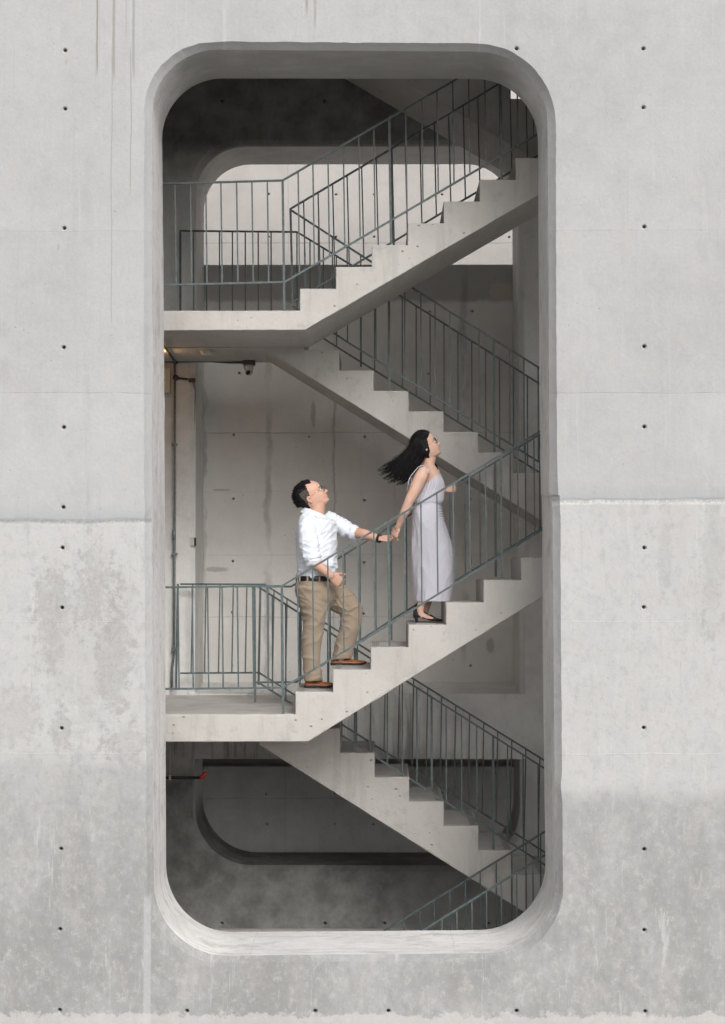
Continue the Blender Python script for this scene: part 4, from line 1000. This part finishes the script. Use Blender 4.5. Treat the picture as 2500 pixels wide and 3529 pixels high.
# far arm: bent, fist ahead of the waist
e2 = PW(770, 800, ysf + .02); w2 = PW(905, 750, YWm + .10)
mb.capsule([PW(700, 560, ysf - .02), PW(735, 680, ysf), e2, w2], [.050, .046, .040, .026], 16)
hand(mb, w2, PW(980, 735, YWm + .08) - w2, (.1, -.9, .45), 1, .15, .022, (1.2, 1.3, 1.35, 1.4), .05, (.4, .9))
# legs and feet
ln, lf = YWm - .06, YWm + .06
mb.capsule([PW(690, 1300, ln), PW(680, 1600, ln), PW(645, 1830, ln), PW(640, 1960, ln), PW(625, 2060, ln), PW(640, 2110, ln)], [.085, .062, .052, .036, .030, .030], 16)
mb.capsule([PW(625, 2095, ln), PW(700, 2130, ln), PW(790, 2158, ln)], [(.026, .030), (.024, .034), (.014, .030)], 14, ref=(0, 0, 1))
mb.capsule([PW(740, 1300, lf), PW(745, 1600, lf), PW(725, 1850, lf), PW(700, 1990, lf), PW(680, 2060, lf)], [.085, .062, .050, .032, .028], 16)
mb.capsule([PW(600, 2080, lf), PW(690, 2110, lf), PW(760, 2140, lf)], [(.024, .028), (.026, .034), (.014, .03)], 14, ref=(0, 0, 1))
v, f, nr = remesh(mb, .0032, 7); finish('body', v, f, [m_skin_w, m_lips, m_teeth, m_nostril], wom, facemat(hw))
eyes(hw, wom); glasses(hw, wom, m_belt, m_gold)
# dress: gathered bodice and long straight skirt
mb = MB()
rowsB = [(566, 700, 842, .110, YWm), (590, 690, 854, .128, YWm), (640, 670, 873, .132, YWm), (690, 648, 885, .132, YWm), (750, 618, 884, .128, YWm), (820, 582, 878, .128, YWm), (868, 560, 872, .128, YWm), (890, 566, 858, .124, YWm), (900, 575, 850, .120, YWm)]
rings = rng_rows(rowsB, 0, PW, 0, n=120)
nr_ = len(rings)
fine_rings = []
for i in range(nr_ - 1):
    for k in range(5): fine_rings.append([a.lerp(b, k / 5) for a, b in zip(rings[i], rings[i + 1])])
fine_rings.append(rings[-1])
M_ = len(fine_rings)
for i, r in enumerate(fine_rings):
    c = sum(r, Vector()) / len(r); t = i / M_
    for j, p in enumerate(r):
        a = 2 * math.pi * j / len(r); d_ = (p - c).normalized()
        amp = .0035 * smoothstep(-.02, .12, t) * (.35 + math.sin(math.pi * min(1, t * 1.1)) * .6 + .5 * smoothstep(.7, 1, t))
        p += d_ * amp * (math.sin(a * 27 + 2.5 * mnoise.noise(Vector((a * 2, t * 3, 1)))) + .7 * mnoise.noise(Vector((a * 9, t * 2.2, 4))))
    if i < 5: # sweetheart edge dips at the centre front
        for j, p in enumerate(r): p.z -= .062 * smoothstep(.45, 1, math.cos(2 * math.pi * j / len(r))) * (1 - i / 5) - .012 * smoothstep(.3, .6, math.cos(2 * math.pi * j / len(r))) * smoothstep(.95, .6, math.cos(2 * math.pi * j / len(r))) * (1 - i / 5)
mb.loft(fine_rings, cap=False)
mb.loft([[p.copy() for p in fine_rings[0]], [p.lerp(sum(fine_rings[0], Vector()) / 120, .10) - Vector((0, 0, .012)) for p in fine_rings[0]]], cap=False)
mb.obj('bodice', m_lav, wom, True)
mb = MB()
rowsS = [(893, 578, 848, .119, YWm), (898, 574, 853, .122, YWm), (912, 572, 854, .123, YWm), (950, 556, 860, .133, YWm), (1000, 544, 866, .142, YWm), (1050, 540, 872, .148, YWm), (1100, 538, 880, .150, YWm), (1150, 537, 893, .150, YWm), (1200, 536, 906, .150, YWm), (1300, 536, 938, .150, YWm), (1400, 536, 960, .150, YWm), (1500, 538, 975, .150, YWm), (1600, 543, 978, .150, YWm),
         (1700, 550, 976, .150, YWm), (1800, 558, 966, .150, YWm), (1880, 566, 955, .150, YWm), (1950, 573, 945, .150, YWm)]
rings = rng_rows(rowsS, 0, PW, 0, n=120, sq=.92); fr_ = []
for i in range(len(rings) - 1):
    for k in range(6): fr_.append([a.lerp(b, k / 6) for a, b in zip(rings[i], rings[i + 1])])
fr_.append(rings[-1])
for i, r in enumerate(fr_):
    c = sum(r, Vector()) / len(r); t = i / len(fr_)
    for j, p in enumerate(r):
        a = 2 * math.pi * j / len(r); d_ = (p - c).normalized(); front = smoothstep(.2, 1, math.cos(a))
        q = mnoise.noise(Vector((a * 1.7 - t * 2, t * 3, 2))); fold = max(0, rdg(Vector((a * 1.6 + t * 2.2, t * 2.4 - a * .5, 9)))) ** 3
        ru = front * smoothstep(.30, .06, abs(t - .16)) * .011 * math.sin(t * 190 + 3 * a)
        side = max(0, rdg(Vector((a * 2.6 + t * 5, t * 5.5 - a * 1.2, 3)))) ** 2 * .010 * smoothstep(.2, .5, t)
        p += d_ * (.010 * q * smoothstep(0, .3, t) + .006 * fold * smoothstep(.1, .4, t) + ru * .8 + side * .6)
    hem = .012 * math.sin(3 * 0)
mb.loft(fr_, cap=False); mb.loft([fr_[-1], [p.lerp(sum(fr_[-1], Vector()) / 120, .03) + Vector((0, 0, .02)) for p in fr_[-1]]], cap=False)
mb.obj('skirt', m_lav, wom, True)
def cord(pts, r, name, mat, parent):
    m_ = MB(); m_.tube(pts, r, 6); return m_.obj(name, mat, parent, True)
cord([PW(728, 588, YWm - .138), PW(712, 550, YWm - .146), PW(692, 515, YWm - .142), PW(668, 492, YWm - .130), PW(640, 484, YWm - .130), PW(605, 500, YWm - .145), PW(565, 545, YWm - .168), PW(530, 590, ysn - .055)], .0030, 'shoulder_strap', m_strap, wom)
cord([PW(838, 575, ysf - .05), PW(815, 510, ysf - .03), PW(780, 475, ysf - .02)], .0030, 'shoulder_strap', m_strap, wom)
cord([PW(528, 585, ysn - .065), PW(510, 620, ysn - .067), PW(492, 660, ysn - .066), PW(495, 690, ysn - .065), PW(520, 697, ysn - .068), PW(536, 680, ysn - .07), PW(532, 640, ysn - .07), PW(522, 600, ysn - .068), PW(500, 655, ysn - .06), PW(490, 720, ysn - .05), PW(483, 760, ysn - .05)], .0019, 'strap_bow', m_strap, wom)
cord([PW(665, 432, YWm - .049), PW(700, 470, YWm - .062), PW(750, 520, YWm - .085), PW(790, 570, YWm - .075), PW(812, 600, YWm - .05)], .0010, 'necklace', m_gold, wom)
mb = MB(); mb.ball(PW(814, 606, YWm - .05), .006, 6); mb.obj('pendant', m_gold, wom, True)
cuff(PW(378, 1168, YWm - .057), w1 - PW(415, 1080, YWm - .09), .027, .0018, 'bracelet', m_gold, wom)
# pumps
def pump(PX, xh, xt, yheel, yc, parent, tilt=0.0, rise=.040):
    a, b = PX(xh, yheel, yc), PX(xt, yheel, yc); L = b.x - a.x
    s_ = bpy.data.objects.new('pump', None); COL.objects.link(s_); s_.parent = parent; s_.location = a - pbase(parent)
    Rm = Matrix.Rotation(tilt, 3, 'Y'); pv = b
    def T(p): return pv + Rm @ (p - pv)
    R = []
    prof = ((0, .30, 1.25, 1.0), (.03, .55, 1.30, .98), (.10, .70, 1.15, .93), (.22, .72, .62, .80), (.36, .72, .40, .55), (.50, .84, .30, .30), (.62, .95, .28, .13), (.72, .98, .52, .05), (.84, .82, .44, 0), (.93, .50, .32, 0), (1, .15, .15, 0))
    for t, w_, h_, rs in prof:
        x = a.x + L * t; zb = a.z + .004 + rise * rs; ring = []
        for k in range(20):
            th = 2 * math.pi * k / 20; cz, sy = math.cos(th), math.sin(th)
            ring.append(T(Vector((x, yc + .037 * w_ * sy, zb + .012 + (.040 * h_ if cz > 0 else .012) * cz))))
        R.append(ring)
    m1 = MB(); m1.loft(R); m1.obj('upper', m_suede, s_, True)
    m2 = MB(); hx = a.x + L * .10
    m2.tube([T(Vector((hx - .004, yc, a.z + rise + .008))), T(Vector((hx + .004, yc, a.z + rise * .5))), T(Vector((hx + .006, yc, a.z)))], [(.022, .024), (.014, .014), (.011, .011)], 10, ref=(1, 0, 0)); m2.obj('heel', m_suede, s_, True)
    return s_
pump(PW, 548, 862, 2178, ln, wom)
pump(PW, 520, 800, 2176, lf, wom, .42)
# hair: cap plus wind-blown mass of strands
def wmask(z, th, x, y):
    a = abs(((th + math.pi) % (2 * math.pi)) - math.pi)
    line = .80 - .07 * smoothstep(.3, .8, a) - .55 * smoothstep(1.0, 1.45, a) - .25 * smoothstep(1.5, 2.0, a)
    return z - line
def woff(z, th, x, y):
    return -.035 + smoothstep(-.01, .05, wmask(z, th, x, y)) * (.035 + .034 + .008 * mnoise.noise(Vector((math.cos(th) * 9, math.sin(th) * 9, z * 3))))
mb = MB(); mb.loft(hw.grid(woff, 70, 110, .05)); hr = mb.obj('hair', m_hair, wom, True)
UP = [(735, 128), (690, 113), (630, 125), (575, 165), (530, 225), (490, 295), (420, 370), (330, 430), (215, 485)]
LOW = [(712, 150), (700, 200), (697, 250), (685, 300), (675, 370), (655, 430), (600, 510), (545, 580), (490, 660)]
END = [(215, 485), (232, 545), (280, 590), (300, 610), (345, 640), (400, 635), (430, 662), (480, 660), (500, 640)]
def curve_at(tab, t):
    t = max(0, min(.9999, t)) * (len(tab) - 1); i = int(t); u = t - i; g0 = tab[max(0, i - 1)]; g1 = tab[i]; g2 = tab[i + 1]; g3 = tab[min(len(tab) - 1, i + 2)]
    return tuple(.5 * (2 * b + (c - a) * u + (2 * a - 5 * b + 4 * c - d) * u * u + (3 * b - a - 3 * c + d) * u ** 3) for a, b, c, d in zip(g0, g1, g2, g3))
def hairpt(s_, t, w_):
    """s_: 0 upper edge .. 1 lower edge; t: root .. tip; w_: -1 .. 1 sideways"""
    u = curve_at(UP, t); l = curve_at(LOW, t); e = curve_at(END, s_)
    x = u[0] + (l[0] - u[0]) * s_; y = u[1] + (l[1] - u[1]) * s_
    k = smoothstep(.55, 1, t); ux = UP[-1][0] + (LOW[-1][0] - UP[-1][0]) * s_; uy = UP[-1][1] + (LOW[-1][1] - UP[-1][1]) * s_
    x += (e[0] - ux) * k; y += (e[1] - uy) * k
    hy = .112 * math.sin(math.pi * min(1, .30 + .55 * t)) * (1 - .35 * t) * math.sqrt(max(0, 1 - (2 * abs(s_ - .5)) ** 2.6 * .75))
    return PW(x, y, YWm + w_ * hy)
mb = MB(); R = []
for i in range(26):
    t = .05 + .81 * i / 25; ring = []
    for k in range(40):
        a = 2 * math.pi * k / 40; sh = (1 - .16 * smoothstep(.6, .85, t)); s_ = .5 - .46 * math.cos(a) * sh; ring.append(hairpt(s_, t - .06 * max(0, t - .6) * (1 + math.sin(a * 5)), math.sin(a) * .9))
    R.append(ring)
mb.loft(R); mb.obj('hair_mass', m_hair, hr, True)
mb = MB()
for k in range(1600):
    s_ = random.random() ** .85; w_ = random.choice((-1, 1)) * math.sqrt(random.random()); t0 = random.uniform(.02, .5); clump = math.floor(s_ * 9) / 9 + .055
    tip = random.uniform(.90, 1.0) - .06 * abs(math.sin(s_ * 14)) if random.random() < .9 else random.uniform(1.0, 1.06); jit = random.uniform(-.02, .02); pts = []
    for i in range(11):
        t = t0 + (tip - t0) * i / 10; c_ = smoothstep(.7, 1.05, t) * .38; ss = s_ + (clump - s_) * c_ + jit * math.sin(t * 5)
        p = hairpt(max(0, min(1, ss)), min(t, .9999), w_ * .96)
        if t > 1: p += Vector((-(t - 1) * .9, 0, -(t - 1) * .5))
        pts.append(p + Vector((0, 0, .004 * math.sin(t * 9 + k))))
    r0 = random.uniform(.003, .0065); mb.tube(pts, [r0 * (1 - .72 * (i / 10) ** 2.2) for i in range(11)], 4, cap=False)
for k in range(900):   # fine loose ends
    s_ = random.random(); w_ = random.uniform(-1, 1); t0 = random.uniform(.35, .8); tip = t0 + random.uniform(.15, .3); dv = Vector((random.uniform(-.03, .01), random.uniform(-.03, .03), random.uniform(-.03, .03))); pts = []
    for i in range(8):
        u_ = i / 7; t = t0 + (tip - t0) * u_; q = hairpt(s_, min(t, .9999), w_) + dv * u_ ** 2
        if t > 1: q += Vector((-(t - 1) * .35, 0, -(t - 1) * .3))
        pts.append(q)
    mb.tube(pts, [.0016 * (1 - .7 * i / 7) for i in range(8)], 3, cap=False)
for k in range(26):   # loose flyaways
    s_ = random.uniform(0, .25); pts = []
    for i in range(9):
        t = .45 + .55 * i / 8; p = hairpt(s_, min(.999, t), random.uniform(-.1, .1)); p.z += .035 * math.sin(math.pi * i / 8) * random.uniform(.6, 1.1); pts.append(p)
    mb.tube(pts, .0007, 3, cap=False)
mb.obj('hair_strands', m_hair, hr, True)
mb = MB()
for k in range(60):
    a = random.uniform(-1, 1); mb.tube([PW(770, 430 + a * 15, YWm + .06), PW(795 + a * 8, 480, YWm + .08), PW(812 + a * 8, 530 + random.uniform(-15, 15), YWm + .08)], [.003, .003, .0008], 4)
mb.obj('far_hair_lock', m_hair, hr, True)
# ------------------------------------------------------------------ fittings
def thing(name, loc, label, cat, group=None): return empty(name, loc, label, cat, group)
YC = 17.60
t = thing('conduit', P(603, 2370, YC), 'long vertical steel conduit clipped to the left back wall behind the landing', 'conduit')
cord([P(603, 1250, YC), P(604, 1700, YC), P(601, 2200, YC), P(600, 2260, YC), P(594, 2300, YC), P(593, 2372, YC)], .012, 'pipe', m_steel, t)
for y in (1532, 1909, 2239):
    mb = MB(); p = P(602, y, YC); mb.box((p.x - .028, p.y - .012, p.z - .012), (p.x + .028, p.y + .03, p.z + .012), .004); mb.obj('clamp', m_steel, t)
mb = MB(); p = P(601, 1842, YC); mb.tube([p + Vector((0, 0, .045)), p - Vector((0, 0, .045))], .016, 12); mb.obj('coupling', m_steel, t, True)
mb = MB(); mb.ball(P(606, 1302, YC), .030, 8); mb.tube([P(608, 1302, YC), P(650, 1307, YC)], .011, 8); mb.obj('junction_box', m_dgrey, t, True)
YJ = 17.72
t = thing('conduit', P(667, 1868, YJ), 'short dark conduit dropping down the left jamb to a cream switch box', 'conduit')
cord([P(640, 1306, YJ - .06), P(660, 1308, YJ - .06), P(668, 1318, YJ - .05), P(671, 1345, YJ - .02), P(667, 1600, YJ - .02), P(664, 1850, YJ - .02)], .013, 'pipe', m_steel, t)
mb = MB(); p = P(664, 1311, YJ - .06); mb.box((p.x - .035, p.y - .02, p.z - .02), (p.x + .03, p.y + .02, p.z + .02), .006); mb.obj('elbow', m_dgrey, t)
mb = MB(); a, b = P(656, 1882, YJ), P(672, 1852, YJ); mb.box((a.x, YJ - .07, a.z), (b.x, YJ - .005, b.z), .004); mb.obj('switch_box', m_cream, t)
mb = MB(); mb.box((b.x + .0005, YJ - .068, a.z + .003), (b.x + .016, YJ - .006, b.z - .003), .002); mb.obj('box_side', m_black, t)
# ceiling fittings under the upper landing
zc = ZU - th2
def ceil_pt(px, py):
    v_ = ROT @ Vector(((px - 1250) / F, -(py - 1764.5) / F, -1)); k = (zc - EYE) / v_.z; return Vector((v_.x * k, v_.y * k, zc))
c = ceil_pt(713, 1210); t = thing('alarm_detector', c, 'small cream ceiling detector with a tiny red light under the upper landing', 'detector')
mb = MB(); R = []
for z_, r_ in ((0, 1.0), (-.014, 1.0), (-.032, .72)):
    R.append([Vector((c.x + q[0] * .055 * r_, c.y + q[1] * .055 * r_ * 1.6, zc - .001 + z_)) for q in ((-1, -.6), (-.6, -1), (.6, -1), (1, -.6), (1, .6), (.6, 1), (-.6, 1), (-1, .6))])
mb.loft(R); mb.obj('housing', m_cream, t)
g = G('red_indicator'); g.b.inputs['Emission Color'].default_value = (1, .05, .04, 1); g.b.inputs['Emission Strength'].default_value = 1.5; m_red = g.done((.5, .02, .02))
mb = MB(); mb.ball(c + Vector((0, -.062, -.02)), .004, 6); mb.obj('indicator', m_red, t, True)
cm = P(858, 1252, 17.40); t = thing('security_camera', Vector((cm.x, cm.y, zc)), 'grey dome security camera hanging from the landing soffit above the tie holes', 'security camera')
mb = MB(); a, b = P(839, 1258, 17.40), P(880, 1240, 17.40); mb.box((a.x, 17.34, a.z), (b.x, 17.46, zc - .001), .003); mb.obj('mount', m_dgrey, t)
mb = MB(); mb.tube([Vector((cm.x, 17.40, a.z)), Vector((cm.x, 17.40, a.z - .028)), Vector((cm.x + .003, 17.40, a.z - .060))], [.050, .047, .036], 20, ref=(1, 0, 0)); mb.ball((cm.x + .004, 17.40, a.z - .062), .037, 10); mb.obj('dome', m_cream, t, True)
mb = MB(); q = P(854, 1286, 17.37); mb.tube([q + Vector((.012, .01, .016)), q + Vector((-.004, -.012, -.006))], [.020, .017], 14); mb.obj('lens_shroud', m_black, t, True)
t = thing('ceiling_conduit', P(860, 1247, 17.46), 'dark conduit running along the back edge of the landing soffit to the camera', 'conduit')
cord([P(480, 1245, 17.48), P(620, 1246, 17.48), P(720, 1244, 17.48), P(790, 1249, 17.48), P(842, 1249, 17.44)], .013, 'pipe', m_dgrey, t)
c1, c2 = ceil_pt(540, 1150), ceil_pt(604, 1243)
cord([c1 - Vector((0, 0, .014)), c2 - Vector((0, 0, .014))], .012, 'branch_pipe', m_dgrey, t)
mb = MB(); mb.ball(P(606, 1246, 17.46), .028, 8); mb.obj('joint', m_dgrey, t, True)
a, b = P(545, 1354, 17.55), P(587, 1266, 17.55); t = thing('wall_panel', Vector((a.x, 17.6, a.z)), 'beige electrical box high on the back wall at the left edge of the opening', 'electrical box')
mb = MB(); mb.box((a.x, 17.53, a.z), (b.x, 17.648, b.z), .004); mb.obj('cabinet', m_cream, t)
ar = P(569, 1309, 17.53); mb = MB(); mb.add([(ar.x - .01, 17.528, ar.z - .008), (ar.x + .008, 17.528, ar.z), (ar.x - .01, 17.528, ar.z + .008)], [(0, 1, 2)]); mb.obj('arrow_mark', m_black, t)
# lamps in the corridor on the left (they are lit: warm glow on both soffits)
g = G('lit_lamp_lens'); g.b.inputs['Emission Color'].default_value = (1, .55, .22, 1); g.b.inputs['Emission Strength'].default_value = 5; m_lit = g.done((.9, .7, .4))
for (px, py, yy, zz_, lab, pw_) in ((515, 1230, 16.6, zc, 'warm lit lamp on the upper corridor soffit just hidden by the left jamb', 3.0), (596, 2560, 15.9, ZLn - th1, 'small cream lamp with a glowing lens under the lower landing', .5)):
    if py > 2000: q = P(px, py, yy)
    else: q = Vector((P(px, py, yy).x, yy, zz_))
    t = thing('corridor_lamp', Vector((q.x, yy, zz_)), lab, 'lamp', 'corridor lamps')
    mb = MB(); mb.box((q.x - .055, yy - .035, zz_ - .042), (q.x + .03, yy + .035, zz_ - .002), .004); mb.obj('casing', m_cream, t)
    mb = MB(); mb.add([(q.x + .031, yy - .03, zz_ - .004), (q.x + .031, yy + .03, zz_ - .004), (q.x + .031, yy + .03, zz_ - .036), (q.x + .031, yy - .03, zz_ - .036), (q.x + .055, yy - .03, zz_ - .004), (q.x + .055, yy + .03, zz_ - .004)], [(0, 1, 2, 3), (0, 3, 4), (1, 5, 2), (0, 4, 5, 1), (3, 2, 5, 4)]); mb.obj('lens', m_lit, t)
    L_ = bpy.data.lights.new('lamp_glow', 'POINT'); L_.energy = pw_; L_.color = (1, .52, .2); L_.shadow_soft_size = .04
    lo_ = bpy.data.objects.new('lamp_glow', L_); COL.objects.link(lo_); lo_.parent = t; lo_.location = (.09, -.02, -.055)
# hose pipe with red valve, low left
m_redp = plain('red_valve_paint', (.45, .05, .03), .45); YV = 17.0
t = thing('water_pipe', P(520, 2680, YV), 'black water pipe ending in a red valve elbow below the lower landing', 'pipe')
cord([P(480, 2680, YV), P(690, 2680, YV)], .015, 'pipe', m_black, t)
mb = MB(); mb.tube([P(689, 2680, YV), P(700, 2677, YV), P(705, 2668, YV), P(705, 2660, YV)], [.021, .023, .020, .018], 12); mb.obj('elbow', m_redp, t, True)
mb = MB(); mb.tube([P(705, 2661, YV), P(705, 2652, YV)], .011, 8); mb.obj('brass_valve', m_gold, t, True)
mb = MB(); mb.tube([P(700, 2650, YV), P(710, 2650, YV)], .004, 6); mb.tube([P(705, 2653, YV), P(705, 2649, YV)], .004, 6); mb.obj('handle', m_steel, t, True)
cord([P(587, 2570, YV), P(587, 2672, YV)], .005, 'hanger_rod', m_cream, t)
mb = MB(); p = P(587, 2680, YV); mb.box((p.x - .010, YV - .022, p.z - .022), (p.x + .010, YV + .022, p.z + .022), .003); mb.obj('hanger_clip', m_cream, t)
